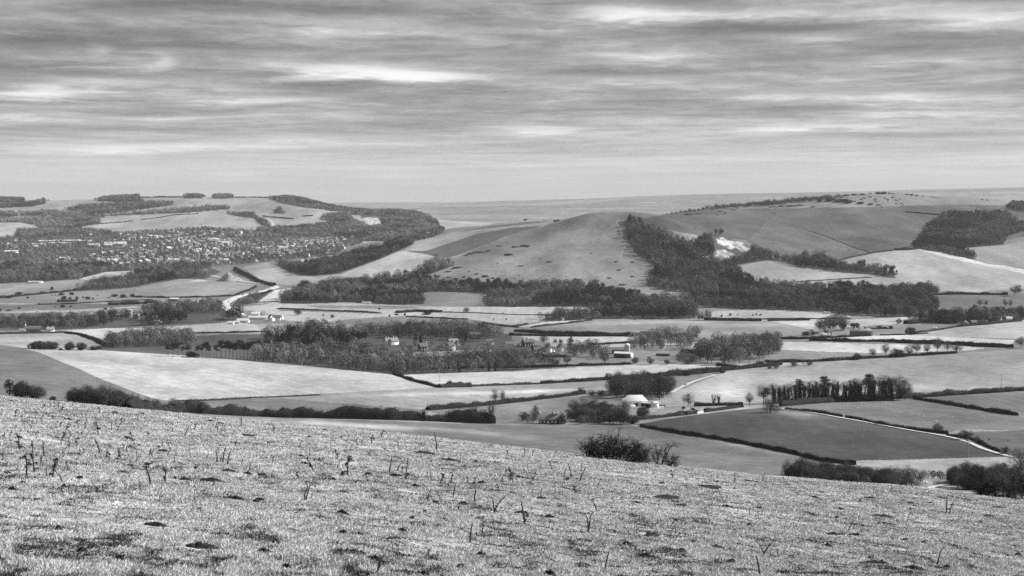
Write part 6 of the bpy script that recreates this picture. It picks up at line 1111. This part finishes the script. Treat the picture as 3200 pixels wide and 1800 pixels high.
_hx, _hy, _hz = ground_at(_pp[:, 0], _pp[:, 1]); _hn = 0
for (x, y, z, (px, py)) in zip(_hx, _hy, _hz, _pp):
    if _hn >= 255 or not 3400 < y < 6200: continue
    k = int(_rt.choice(5, p=[.3, .26, .18, .14, .12])); zone = 'upper' if py < 755 else 'middle' if py < 795 else 'lower'; side = 'left' if px < 560 else 'right'
    o = link('house', TP[k], None, (x, y, z + 1.2), rad(_rt.choice([30, 45, -25, 60, 120]) + _rt.normal(0, 8)), _rt.uniform(.55, .95)); _hn += 1
    tag(o, ['white house with a tiled roof', 'long white house with a tiled roof', 'pale house with a tiled roof', 'long pale house with a pale roof', 'dark roofed flint house'][k] + ' in the %s %s of the distant town' % (zone, side), 'house', 'town houses: kind %d, %s %s' % (k, zone, side))
# the many more roofs too small to tell apart
_pp = np.concatenate([np.stack([_rt.normal(c[0], c[2] * .95, c[4] * 3), _rt.normal(c[1], c[3] * 1.2, c[4] * 3)], -1) for c in CL]); _pp = _pp[in_poly(_pp[:, 0], _pp[:, 1], _tm) & (_pp[:, 1] < 834)]
_hx, _hy, _hz = ground_at(_pp[:, 0], _pp[:, 1]); _ok = (_hy > 3400) & (_hy < 6200); g = Geo(); _vt = []
for x, y, z in zip(_hx[_ok], _hy[_ok], _hz[_ok]):
    k = _rt.random(); s_ = _rt.uniform(.55, .95); a = rad(_rt.choice([30, 45, -25, 60, 120]) + _rt.normal(0, 8)); R_ = np.array([[math.cos(a), math.sin(a), 0], [-math.sin(a), math.cos(a), 0], [0, 0, 1]])
    L_, W_ = _rt.uniform(8, 15), _rt.uniform(6, 8)
    V, T, _ = wall_geo(L_, W_, 5, 3.4).arrays(); g.add(V * s_ @ R_ + np.array([x, y, z + .8]), T, 0 if k < .45 else 1)
    V, T, _ = roof_geo(L_, W_, 5, 3.4).arrays(); g.add(V * s_ @ R_ + np.array([x, y, z + .8]), T, 2 if k < .5 else 3 if k < .9 else 4)
o = link('town_roofs', g.mesh('town_roofs', [M['white'], M['flint'], M['roofmid'], M['roofdark'], M['rooflight']])); tag(o, 'mass of small roofs filling the distant town', 'houses', None, 'stuff')
# ------------------------------------------------------------------ poles, cars, sheep, walkers, birds
for (px, py, top, lb) in [(2129, 1327, 1291, 'wooden power pole on the dark field below the lane'), (2697, 1358, 1305, 'wooden power pole on the dark field by the pale track'), (3024, 1424, 1374, 'wooden power pole at the bottom of the pale track'), (2401, 1306, 1264, 'wooden power pole by the start of the pale track'), (1373, 1193, 1152, 'power pole on the narrow bright field'), (1608, 1216, 1192, 'power pole by the hedge under the bright strip'), (2158, 1278, 1238, 'power pole beside the tree beyond the barn'), (3128, 1222, 1169, 'power pole with a wide crossarm on the right hand field'), (2224, 1143, 1104, 'power pole in the wood beyond the silo farm'), (1856, 1318, 1288, 'pole inside the cottage thicket')]:
    x, y, z = gpt(px, py); h = (py - top) / F * y; o = bpy.data.objects.new('power_pole', None); C.objects.link(o); o.location = (x, y, z); o.rotation_euler = (0, 0, rad(20)); tag(o, lb, 'pole', 'power poles')
    g = Geo(); g.add(*tube([(0, 0, -.5), (.02, 0, h)], [.2, .14], 6)); part('post', g, M['wood'], o); g = Geo(); box(g, -1.1, 1.1, -.08, .08, h - .5, h - .34); part('crossarm', g, M['wood'], o)
    for k in (-1, 0, 1): g = Geo(); g.add(*tube([(k * .9, 0, h - .34), (k * .9, 0, h - .1)], [.07, .05], 5)); part('insulator', g, M['flint'], o)
def car_mesh(mat):
    g = Geo(); pr = [(-2.1,.35),(-2.15,.75),(-1.4,.9),(-.8,1.42),(.9,1.45),(1.5,.95),(2.1,.82),(2.15,.4)]; n = len(pr)
    V = [(x, s * (.85 if zz < 1 else .68), zz) for s in (-1, 1) for x, zz in pr]; T = []
    for k in range(n): a, b_ = k, (k+1) % n; T += [(a, b_, b_+n), (a, b_+n, a+n)]
    for k in range(1, n-1): T += [(0, k+1, k), (n, n+k, n+k+1)]
    g.add(V, T, 0)
    for s in (-1, 1): g.add([(-.9, s*.80, .95), (1.2, s*.80, .98), (.85, s*.71, 1.38), (-.75, s*.71, 1.36)], [(0,1,2),(0,2,3)], 1)
    for wx in (-1.35, 1.35):
        for s in (-1, 1):
            a = np.linspace(0, 2*math.pi, 13)[:-1]; V = [(wx + .33*math.cos(t), s*.8 + d, .33 + .33*math.sin(t)) for d in (-.1, .1) for t in a]; T = []
            for k in range(12): q = (k+1) % 12; T += [(k, q, q+12), (k, q+12, k+12)]
            for k in range(1, 11): T += [(0, k, k+1), (12, 12+k+1, 12+k)]
            g.add(V, T, 1)
    return g.mesh('car', [mat, M['black']])
CM = [car_mesh(M['white']), car_mesh(M['black']), car_mesh(M['paint'])]
_rc = np.random.default_rng(3)
for i, f in enumerate(np.linspace(.12, .93, 12)):
    k = int(f * (len(ROADX) - 1)); dx, dy = ROADX[min(k+2, len(ROADX)-1)] - ROADX[k-2], ROADY[min(k+2, len(ROADX)-1)] - ROADY[k-2]; l = math.hypot(dx, dy); s = 3.0 * (1 if i % 2 else -1)
    x, y = ROADX[k] - dy / l * s, ROADY[k] + dx / l * s; j = [0, 1, 2][i % 3]
    o = link('car', CM[j], None, (x, y, float(height(x, y)[0]) + .82), math.atan2(dy, dx)); tag(o, ['white', 'black', 'silver grey'][j] + ' car driving along the bending main road', 'car', ['white', 'black', 'grey'][j] + ' cars on the main road')
x, y, z = gpt(2921, 1027); o = link('van', CM[0], None, (x, y, z), rad(20), (1.5, 1.25, 1.5)); tag(o, 'white van on the hedged lane right of the terrace', 'van')
def sheep_mesh():
    g = Geo(); s = lathe([(.02, -.62), (.24, -.55), (.36, -.3), (.38, 0), (.36, .3), (.26, .52), (.02, .6)]); V, T, _ = s.arrays(); V = np.stack([V[:, 2], V[:, 0], V[:, 1] + .62], -1); g.add(V, T, 0)
    s = lathe([(.02, -.2), (.11, -.12), (.13, .02), (.08, .18), (.02, .22)]); V, T, _ = s.arrays(); V = np.stack([V[:, 2] * .9 + .78, V[:, 0], V[:, 1] + .78 - .3 * V[:, 2]], -1); g.add(V, T, 1)
    for lx in (-.36, .34):
        for ly in (-.17, .17): g.add(*tube([(lx, ly, .4), (lx + .03, ly, .2), (lx, ly, 0)], [.07, .045, .04], 5), 1)
    for sgn in (-1, 1): g.add([(.72, sgn*.08, .86), (.68, sgn*.24, .82), (.76, sgn*.12, .8)], [(0, 1, 2)], 1)
    return g.mesh('sheep', [M['wool'], M['pale']])
SM = sheep_mesh()
SH = [(795,1125),(855,1107),(885,1140),(900,1152),(935,1098),(965,1103),(975,1138),(1000,1128),(1060,1100),(1085,1138),(1105,1140),(1135,1140),(1060,1175),(1180,1098),(1190,1112),(1275,1135),(1310,1170),(1330,1195),(1385,1180),(1415,1180),(1430,1190),(1450,1205),(1440,1210),(1580,1155),(1575,1180),(1565,1222),(1565,1240),(1805,1235),(1855,1242),(2045,1255),(2140,1275),(1690,1280),(1625,1300),(1955,1325),(2095,1342),(2175,1247),(1700,1210),(1220,1120),(1520,1210)]
for (X, Y) in SH:
    x, y, z = gpt(2400 + X / 3.22, 920 + Y / 3.22); o = link('sheep', SM, None, (x, y, z), _rc.random() * 6.28, .8); tag(o, 'white sheep grazing the meadow beside the pale track', 'sheep', 'sheep on the meadow by the track')
for (X, Y) in [(2350,530),(2395,540),(2430,535),(2440,570),(2455,575),(2475,560),(2490,590),(2500,605),(2485,605),(2520,625),(2530,635),(2550,630),(2535,690)]:
    x, y, z = gpt(1600 + X / 3.22, 560 + Y / 3.22); o = link('sheep', SM, None, (x, y, z), _rc.random() * 6.28, 1.1); tag(o, 'white sheep high on the broad hill slope right of the chalk quarry', 'sheep', 'sheep on the hill slope')
for (px, py, lb) in [(2870, 1511, 'lone white sheep left of the walkers'), (2894, 1513, 'white sheep nearest the walkers')]:
    x, y, z = gpt(px, py); o = link('sheep', SM, None, (x, y, z), .4, 1.0); tag(o, lb, 'sheep')
def person_mesh(step, armup, name):
    """one skinned body: feet, legs, trunk, neck, head, arms, five fingers each"""
    V, E, R = [], [], []
    def v(p, r, par=None):
        V.append(p); R.append(r); 
        if par is not None: E.append((par, len(V) - 1))
        return len(V) - 1
    pel = v((0, 0, .95), (.15, .11)); ch = v((0, .01, 1.25), (.17, .115), pel); sh = v((0, .02, 1.42), (.14, .09), ch); nk = v((0, .02, 1.52), (.055, .055), sh); hd = v((0, -.005, 1.62), (.085, .1), nk); v((0, 0, 1.71), (.075, .085), hd); v((0, -.1, 1.61), (.02, .02), hd)
    for s in (-1, 1):
        k = s * step; hp = v((s * .09, 0, .9), (.095, .095), pel); kn = v((s * .1, -.16 * k - .03, .5), (.06, .065), hp); an_ = v((s * .1, -.28 * k + .06, .09), (.042, .045), kn); v((s * .11, -.28 * k - .1, .04), (.04, .03), an_)
        so_ = v((s * .19, .02, 1.4), (.062, .062), sh); el = v((s * .25, .12 * k, 1.13), (.045, .045), so_); wr = v((s * .25, .22 * k - .16 * armup - .05, .9), (.03, .03), el); pm = v((s * .25, .24 * k - .18 * armup - .07, .83), (.035, .02), wr)
        for j in range(4): f1 = v((s * .25, .24*k - .18*armup - .1 + .02*j, .77), (.009, .009), pm); v((s * .24, .24*k - .18*armup - .1 + .02*j, .73 - .01 * (j % 2)), (.008, .008), f1)
        t1 = v((s * .235, .24*k - .18*armup - .12, .81), (.01, .01), wr); v((s * .23, .24*k - .18*armup - .13, .77), (.009, .009), t1)
    me = bpy.data.meshes.new(name); me.from_pydata(V, E, []); ob = bpy.data.objects.new(name, me); C.objects.link(ob)
    md = ob.modifiers.new('skin', 'SKIN'); 
    for i, r in enumerate(R): me.skin_vertices[0].data[i].radius = r
    me.skin_vertices[0].data[0].use_root = True
    ob.modifiers.new('sub', 'SUBSURF').levels = 1
    dg = bpy.context.evaluated_depsgraph_get(); out = bpy.data.meshes.new_from_object(ob.evaluated_get(dg)); bpy.data.objects.remove(ob)
    out.materials.clear()
    for m_ in (M['black'], M['skin'], M['flint']): out.materials.append(m_)
    for p in out.polygons:
        zc = p.center.z; xc = abs(p.center.x); p.material_index = 1 if (zc > 1.5 or (xc > .2 and zc < .9)) else (2 if zc > .92 else 0); p.use_smooth = True
    return out
PM = [person_mesh(1.0, .5, 'person'), person_mesh(-.8, .2, 'person')]
def hair(parent):
    g = lathe([(.02, .13), (.07, .115), (.1, .06), (.105, 0), (.095, -.06)]); V, T, _ = g.arrays(); V = V + np.array([0, .02, 1.64]); o = link('hair', new_mesh('hair', V, T, [M['black']]), parent); return o
for i, (px, py, rz, lb) in enumerate([(2919, 1521, 20, 'person in dark clothes walking at the left of the group on the path'), (2928, 1520, 200, 'person in dark clothes walking in the middle of the group on the path'), (2936, 1519, 30, 'person in dark clothes walking at the right of the group on the path'), (3020, 1382, 60, 'person walking up the pale track, the left of a pair'), (3026, 1383, 50, 'person walking up the pale track, the right of a pair')]):
    x, y, z = gpt(px, py); o = link('person', PM[i % 2].copy() if i < 2 else PM[i % 2], None, (x, y, z + .36), rad(rz)); tag(o, lb, 'person'); hair(o)
def bird_mesh():
    g = Geo(); s = lathe([(.01, -.22), (.05, -.12), (.065, 0), (.05, .12), (.03, .2), (.01, .27)]); V, T, _ = s.arrays(); g.add(np.stack([V[:, 2], V[:, 0], V[:, 1]], -1), T)
    for s_ in (-1, 1): g.add([(.1, s_*.04, .02), (-.06, s_*.04, .02), (.03, s_*.3, .1), (-.07, s_*.3, .1), (-.02, s_*.62, .04)], [(0, 1, 3), (0, 3, 2), (2, 3, 4)] )
    g.add([(-.2, 0, 0), (-.4, .08, 0), (-.4, -.08, 0)], [(0, 1, 2)]); return g.mesh('bird', [M['black']])
BM = bird_mesh()
for (px, py, yy, lb) in [(1708, 565, 620, 'dark bird flying alone in the sky over the horizon'), (1663, 712, 600, 'dark bird gliding in front of the hill spur')]:
    t, m = ray(px, py); o = link('bird', BM, None, (float(t) * yy, yy, CAMZ + float(m) * yy), rad(15)); tag(o, lb, 'bird')
# chalk spoil heap by the road
x, y, z = gpt(712, 878); rg = np.random.default_rng(2); n = 40; a, r = np.meshgrid(np.linspace(0, 2*math.pi, 49)[:-1], np.linspace(0, 1, 14)); R0 = 30 * (1 + .25 * np.cos(a - .3) + .12 * np.sin(3 * a)); H0 = 22 * (1 - r) ** 1.15
X0, Y0 = np.cos(a) * r * R0 * 1.25, np.sin(a) * r * R0 * .8; Z0 = H0 + 1.3 * fbm(X0 / 5 + 50, Y0 / 5, 3, 3) * (r > .05) - 1.2 * (r > .97)
ii = np.arange(a.size).reshape(a.shape); i2 = np.roll(ii, -1, 1); Q = np.stack([ii[:-1], ii[1:], i2[1:], i2[:-1]], -1).reshape(-1, 4)
o = link('chalk_heap', new_mesh('chalk_heap', np.stack([X0, Y0, Z0], -1).reshape(-1, 3), Q, [M['heap']], smooth=True), None, (x, y, z)); o.scale = (.8, .8, .85); tag(o, 'pointed heap of bare chalk beside the main road', 'chalk heap')
# ------------------------------------------------------------------ the near hillside: molehills, dead stalks, grass, thorn bushes
def conv(lst, ox, oy): return [(ox + a / 2.415, oy + b / 2.415) + tuple(c / 2.415 for c in r[:2]) + tuple(r[2:]) for a, b, *r in lst]
MOLES = conv([(1570,735,200,60),(1390,725,90,20),(1320,715,40,20),(60,680,75,35),(960,410,80,14),(980,480,80,30),(1220,510,90,30),(1720,660,120,20),(1480,640,50,20),(1870,680,80,18),(620,1265,115,40),(440,1105,70,30),(1150,1070,200,18),(1500,1235,300,30),(900,1330,80,25),(1080,230,40,14),(1350,268,40,14),(80,130,40,12),(930,240,25,10),(870,215,25,10),(90,800,60,25),(1780,870,180,40),(1930,890,90,40),(1850,390,150,18),(1580,280,70,20),(1660,300,80,20),(400,250,35,18),(490,265,25,15),(170,750,60,15),(480,780,60,20),(600,720,70,18),(520,270,60,10),(1120,385,25,12),(1200,480,30,12)], 0, 1200) + \
 conv([(515,350,60,18),(398,400,55,20),(640,403,35,10),(1240,525,170,30),(580,725,55,28),(850,685,70,18),(1050,690,130,20),(650,690,60,16),(40,690,90,30),(650,975,90,25),(1100,1110,80,25),(660,1130,80,30),(60,1270,140,45),(1560,910,120,30),(1350,905,60,30),(1200,775,70,18),(1430,575,180,14),(370,605,100,16),(340,545,60,12),(1700,750,100,20),(20,880,90,40),(150,1205,70,22),(230,1390,90,25),(1265,1445,140,60),(1700,1290,110,30),(1540,1390,120,30),(1270,970,40,30),(1660,590,40,14),(1180,1020,50,18),(900,1330,150,20),(650,575,40,14)], 800, 1200) + \
 conv([(1470,780,240,32),(1130,860,240,26),(1770,733,140,16),(1130,752,50,14),(940,900,90,26),(220,865,110,22),(420,722,60,14),(60,975,130,36),(280,1010,100,30),(1280,920,100,30),(1620,930,80,25),(870,1210,110,24),(1050,1150,200,30),(1270,1260,100,25),(1540,1240,110,25),(1000,1300,120,25),(290,1440,100,50),(1680,790,40,14),(1870,940,90,26),(1650,1340,90,30),(1790,1070,50,20)], 1600, 1200) + \
 conv([(345,855,75,16),(775,862,100,20),(1305,860,110,18),(1070,905,90,22),(1220,898,60,15),(695,888,40,14),(850,1005,210,36),(545,945,90,18),(1365,950,60,12),(1390,915,50,15),(1650,1000,90,24),(490,1140,160,36),(660,1145,120,26),(1180,1205,60,20),(1570,880,30,10),(520,1010,55,12),(1030,1180,90,20),(450,1225,70,30),(830,1355,220,40),(1100,1400,200,50),(1350,1390,80,60),(1890,1300,90,60),(1590,1045,80,14)], 2400, 1200)
MM = []
for s in range(6):
    rg = np.random.default_rng(60 + s); a, r = np.meshgrid(np.linspace(0, 2*math.pi, 41)[:-1], np.linspace(0, 1, 16)); lump = 1 + .3 * np.sin(2*a + s) + .16 * np.sin(5*a + 2*s)
    X0, Y0 = np.cos(a) * r * .5 * lump, np.sin(a) * r * .5 * lump
    Z0 = (1 - r ** 1.6) ** 1.0 * (1 + .55 * fbm(X0 * 6 + 9 * s, Y0 * 6, s, 4)) + .22 * fbm(X0 * 22, Y0 * 22, s + 5, 2) * (r < .95) - .35 * (r > .96)
    ii = np.arange(a.size).reshape(a.shape); i2 = np.roll(ii, -1, 1); T = np.concatenate([np.stack([ii[:-1], ii[1:], i2[1:]], -1).reshape(-1, 3), np.stack([ii[:-1], i2[1:], i2[:-1]], -1).reshape(-1, 3)])
    g = Geo(); g.add(np.stack([X0, Y0, Z0], -1).reshape(-1, 3), T)
    for k in range(26):   # crumbs
        q = rg.random() * 6.28; d = rg.uniform(.35, .62); e = rg.uniform(.015, .05); c = np.array([math.cos(q) * d, math.sin(q) * d, .06]); P = c + unit(rg.normal(size=(6, 3))) * e * np.array([1, 1, 3])
        g.add(P, [(0, 1, 2), (0, 2, 3), (0, 3, 4), (1, 4, 5), (2, 5, 3), (1, 2, 5)])
    MM.append(g.mesh('molehill', [M['soil']]))
MXY = []
_rm = np.random.default_rng(8)
for i, (px, py, wp, hp) in enumerate(MOLES):
    if py < float(edge_y(px)) + 4: py = float(edge_y(px)) + 4
    x, y, z = hill_at(px, py); w_ = wp / F * y; h = hp / F * y * .8; dp = min(w_ * .75, .45 + w_ * .2)
    o = link('molehill', MM[i % 6], None, (x, y, z - .02), _rm.uniform(-.25, .25), (w_, dp, max(h * .5, .03) + .03)); MXY.append((x, y, w_ * .5, dp * .5))
    big = wp > 70; tag(o, ('broad ' if big else 'small ') + 'dark heap of bare earth thrown up through the pale grass', 'molehill', ('large' if big else 'small') + ' heaps of earth')
STALKS = conv([(150,490,100,2),(110,250,45,2),(165,285,40,2),(245,520,70,1),(330,540,80,1),(200,690,120,2),(260,660,110,2),(300,620,50,2),(395,705,100,2),(350,700,45,0),(465,430,60,2),(740,390,80,2),(755,520,90,1),(885,355,25,2),(800,555,65,0),(880,580,60,2),(915,560,60,1),(1140,760,130,1),(1065,770,50,0),(1245,735,90,1),(980,720,35,0),(660,820,35,0),(640,340,65,1),(590,330,40,2),(480,750,90,0),(410,640,70,1),(1635,590,90,0),(1680,590,90,0),(1715,610,90,0),(1875,660,60,0),(1390,390,70,0),(1465,350,45,1),(1665,370,35,0),(1820,320,60,0),(870,310,40,1),(855,240,25,2),(910,310,40,2),(1045,290,40,0),(30,410,45,1),(80,390,30,1),(320,190,35,2),(465,190,30,0),(380,170,35,0),(600,540,40,1),(640,520,40,1),(1030,545,40,0),(950,510,40,0),(265,260,40,1),(345,230,25,1),(195,230,30,1)], 0, 1200) + \
 conv([(435,655,95,1),(405,545,50,0),(330,480,50,0),(510,470,25,0),(555,465,30,0),(690,690,130,2),(610,640,50,1),(620,570,60,2),(1005,670,90,1),(1060,655,70,0),(1145,610,45,1),(1130,720,90,1),(1235,660,35,0),(1320,740,60,0),(1390,750,75,2),(1470,750,70,1),(1290,710,40,1),(1640,765,55,1),(1850,740,50,1),(1485,855,80,0),(1295,880,70,0),(1650,885,90,0),(1790,970,110,0),(1800,960,90,0),(365,880,100,0),(375,880,90,0),(1615,1200,120,0),(1710,1130,70,0),(1910,1200,60,0),(910,1430,110,1),(1295,1300,40,2),(870,450,55,1),(1365,500,110,0),(795,460,30,2),(145,350,55,0),(90,340,30,0),(120,610,60,0),(710,505,40,0),(1070,890,40,0),(1920,740,60,2),(530,890,30,0),(1890,540,40,1)], 800, 1200) + \
 conv([(95,545,70,3),(320,550,40,0),(390,710,60,0),(450,700,70,0),(510,735,100,0),(520,660,50,0),(155,735,45,0),(185,750,30,0),(215,850,50,0),(640,960,80,1),(570,1120,110,0),(580,1110,100,0),(100,1060,130,1),(700,1400,100,0),(775,900,45,1),(1240,930,70,0),(1575,840,55,0),(1680,745,60,0),(1790,990,50,0),(1215,710,50,0),(1870,1440,120,0),(1890,1290,90,0),(1905,1280,80,0),(720,650,40,0),(115,640,35,0),(10,730,80,2),(75,680,30,0),(1885,740,50,0),(1920,745,40,0)], 1600, 1200) + \
 conv([(925,805,65,0),(1090,780,60,0),(1345,975,110,0),(1370,975,75,0),(605,1110,55,0),(1270,1370,100,0),(80,1310,60,0),(185,1320,45,0),(850,1430,50,0),(30,1310,40,1)], 2400, 1200)
_rs = np.random.default_rng(99)
for k in range(70):
    px = _rs.uniform(0, 760) if k < 45 else _rs.uniform(760, 1900); t_ = float(edge_y(px)); STALKS.append((px, t_ + _rs.uniform(15, 230), _rs.uniform(9, 21), int(_rs.choice([0, 1, 2, 2])) / 2.415))
def stalk_mesh(kind, seed):
    rg = np.random.default_rng(seed); g = Geo(); lean = rg.normal(size=2) * (.22 if kind == 0 else .16) 
    P = [(0, 0, -.06), (lean[0]*.35, lean[1]*.35, .4), (lean[0]*.8 + rg.normal()*.05, lean[1]*.8, .75), (lean[0]*1.2 + rg.normal()*.07, lean[1]*1.2, 1.0)]
    g.add(*tube(P, [.042, .036, .028, .018], 5))
    if kind == 3: g.add(*tube([(-.36, 0, .55), (0, 0, .6), (.3, 0, .52)], [.014, .02, .012], 5))
    nb = {0: 1, 1: 3, 2: 6, 3: 0}[kind]
    for k in range(nb):
        t = rg.uniform(.15, .95); i = min(int(t * 3), 2); b = np.array(P[i]) + (np.array(P[i+1]) - np.array(P[i])) * (t * 3 - i); d = np.array([rg.normal(), rg.normal(), .5]) * .12
        g.add(*tube([b, b + d * .6, b + d + np.array([0, 0, -.05])], [.02, .016, .01], 4))
        if kind:   # shrivelled hanging leaves
            for q in range(3 if kind == 1 else 5):
                c = b + d * rg.uniform(.4, 1) ; e = np.array([rg.normal() * .09, rg.normal() * .09, -rg.uniform(.06, .2)]); s = np.array([rg.normal(), rg.normal(), .2]) * .024
                g.add([c - s, c + s, c + e * .6 + s * 1.3, c + e * .6 - s * .9, c + e], [(0, 1, 2), (0, 2, 3), (3, 2, 4)])
    return g.mesh('dead_stalk', [M['stalk']])
SMH = {k: [stalk_mesh(k, 400 + 20 * k + s) for s in range(6)] for k in (0, 1, 2, 3)}
for i, (px, py, hp, kd) in enumerate([(a, b_, c, int(round(d))) for a, b_, c, d in [(q[0], q[1], q[2], q[3] * 2.415) for q in STALKS]]):
    if py < float(edge_y(px)) + 3: py = float(edge_y(px)) + 3
    x, y, z = hill_at(px, py); h = hp / F * y * 1.15 + .04
    o = link('dead_stalk', SMH[kd][i % 6], None, (x, y, z - .01), _rm.random() * 6.28 if kd != 3 else 0, (h * (1.0 if h > .35 else 1.25),) * 2 + (h,))
    tag(o, ['bare leaning dead stalk standing in the pale grass', 'dead thistle stalk with a few shrivelled hanging leaves', 'dark dead thistle thick with withered leaves', 'dead stalk with one side stem, shaped like a cross, on the brow'][kd], 'dead stalk', None if kd == 3 else ['bare dead stalks', 'dead stalks with few leaves', 'leafy dead thistles'][kd])
# grass
def grass(n, seed):
    rg = np.random.default_rng(seed)
    px = rg.uniform(-160, 3360, n); top = edge_y(px); py = top - 2 + (1860 - top) * rg.random(n) ** 1.25
    t, m = ray(px, py); s = np.interp(t, SL_T, SL)
    y = np.full(n, 30.0)      # distance where the sight line meets the smooth slope
    lo, hi = np.full(n, 6.0), np.full(n, 64.0)
    for _ in range(22):
        y = (lo + hi) / 2; above = m * y > -1.7 - s * y - .000935 * np.maximum(y - 45, 0) ** 2
        lo = np.where(above, y, lo); hi = np.where(above, hi, y)
    y = y * (1 + rg.normal(size=n) * .01); x = t * y
    keep = np.ones(n, bool)
    for (mx, my, a, b_) in MXY: keep &= ((x - mx) / (a * .95)) ** 2 + ((y - my) / (b_ * .95)) ** 2 > 1
    x, y = x[keep], y[keep]; n = len(x); z = hill_height(x, y)
    big = fbm(x / 2.2, y / 3.0, 61, 3); med = fbm(x / .5, y / .8, 63, 3); tuft = fbm(x / .16, y / .22, 67, 2)
    pale = big * .10 + med * .8 + tuft * .75 + rg.normal(size=n) * .14 + .24 + .16 * np.clip((y - 25) / 30, -1, 1)
    spot = vnoise(x / .19, y / .34, 201); spot2 = vnoise(x / .42, y / .8, 205); pale = pale - 4.5 * np.clip(spot - .72, 0, .16) - 5 * np.clip(spot2 - .78, 0, .14)
    g = np.where(pale > .0, 210 + 32 * np.clip(pale, 0, 1.2), 206 + 330 * np.clip(pale, -.40, 0)); g = np.clip(g + rg.normal(size=n) * 13, 36, 240)
    h = (.02 + .03 * rg.random(n)) * (1 + .5 * np.clip(med, -.6, 1)) * (1 + .35 * np.clip(big, -1, 1)) * (1 + .012 * y)
    P = np.stack([x, y, z - .01], -1); D = np.stack([rg.normal(size=n) * .95 + .2, rg.normal(size=n) * .8, np.abs(rg.normal(size=n)) * .45 + .12], -1)
    V, T = slivers(P, D, h, .0055 * (1 + y / 9.0), rg)
    tone = np.repeat(alb(g), 3)
    return V, T, tone
V, T, tone = grass(1050000, 12)
o = link('grass', new_mesh('grass', V, T.astype(np.int32), [M['blade']], attr={'tone': tone})); tag(o, 'pale winter grass covering the near hillside', 'grass', None, 'stuff')
# thorn bushes
def thorn(px0, px1, stems, Hm, seed, bias, label, name='hawthorn_bush', off=4, dens=3, tipn=2, heights=None):
    rg = np.random.default_rng(seed); br, tw = Geo(), Geo(); pc = (px0 + px1) / 2; bx, by, bz = hill_at(pc, float(edge_y(pc)) + off); by += 1.2; bz = float(hill_height(bx, by))
    half = (px1 - px0) / 2 / F * by
    def grow(p, d, L, r, depth):
        n = 3; pts = [p]; q = p.copy(); dd = d.copy()
        for k in range(n):
            dd = unit(dd + rg.normal(size=3) * .32 + np.array([bias * .12, 0, .05 if depth < 2 else -.02])); q = q + dd * L / n; pts.append(q.copy())
        br.add(*tube(pts, np.linspace(r, r * .55, n + 1), 4 if depth < 2 else 3))
        if depth >= 4:
            for _ in range(tipn):
                e = pts[int(rg.integers(1, n + 1))]; tw.add(*slivers(e[None], (dd + rg.normal(size=3) * .9)[None], rg.uniform(.12, .28), .011, rg))
            return
        for _ in range(dens + (depth < 1) if depth < 3 else dens):
            b = pts[int(rg.integers(1, n + 1))]; a = unit(dd + rg.normal(size=3) * .75 + np.array([bias * .15, 0, .15]))
            grow(np.array(b), a, L * rg.uniform(.6, .86), r * .68, depth + 1)
    for k in range(stems):
        u = (k + .5) / stems * 2 - 1; x0 = u * half * .78; hh = Hm * (heights(u) if heights else math.sqrt(max(.12, 1 - u * u * .8)))
        zz = float(hill_height(bx + x0, by)) - bz
        d = unit(np.array([u * .55 + bias * .3 + rg.normal() * .15, rg.normal() * .3, 1.0])); grow(np.array([x0, rg.normal() * .35, zz - .05]), d, hh * .40, .034, 0)
    o = bpy.data.objects.new(name, None); C.objects.link(o); o.location = (bx, by, bz); tag(o, label, 'bush'); part('branches', br, M['thorn'], o); part('twigs', tw, M['thorn'], o); return o
thorn(1800, 2040, 18, 1.28, 21, .4, 'dark leafless thorn bush, dome shaped and wind swept, on the brow', heights=lambda u: .78 if u < -.5 else 1.0 if u < .5 else .85)
thorn(2020, 2118, 4, 1.15, 22, .25, 'smaller open thorn bush with spreading twigs right of the domed one', dens=3)
thorn(3085, 3290, 12, 1.35, 23, -.2, 'tangled dark bramble thicket on the brow at the right edge', name='bramble_bush', heights=lambda u: .55 + .5 * min(1, (u + 1)), dens=3, tipn=4)
# ------------------------------------------------------------------ air
def build_haze():
    x0, x1, y0, y1, z0, z1 = -24000, 24000, -300, 46000, -420, 560
    V = [(x, y, z) for z in (z0, z1) for y in (y0, y1) for x in (x0, x1)]
    Fq = [(0,2,3,1),(4,5,7,6),(0,1,5,4),(2,6,7,3),(0,4,6,2),(1,3,7,5)]
    m = bpy.data.materials.new('haze_air'); m.use_nodes = True; nt = m.node_tree; nt.nodes.clear()
    out = nt.nodes.new('ShaderNodeOutputMaterial'); v = nt.nodes.new('ShaderNodeVolumePrincipled')
    v.inputs['Color'].default_value = (HAZE_C, HAZE_C, HAZE_C, 1); v.inputs['Density'].default_value = HAZE_D; v.inputs['Anisotropy'].default_value = 0.0
    nt.links.new(v.outputs[0], out.inputs['Volume'])
    o = link('haze', new_mesh('haze', np.array(V), Fq, [m])); tag(o, kind='stuff')
HAZE_C, HAZE_D = 0.66, 2.8e-5
build_haze()
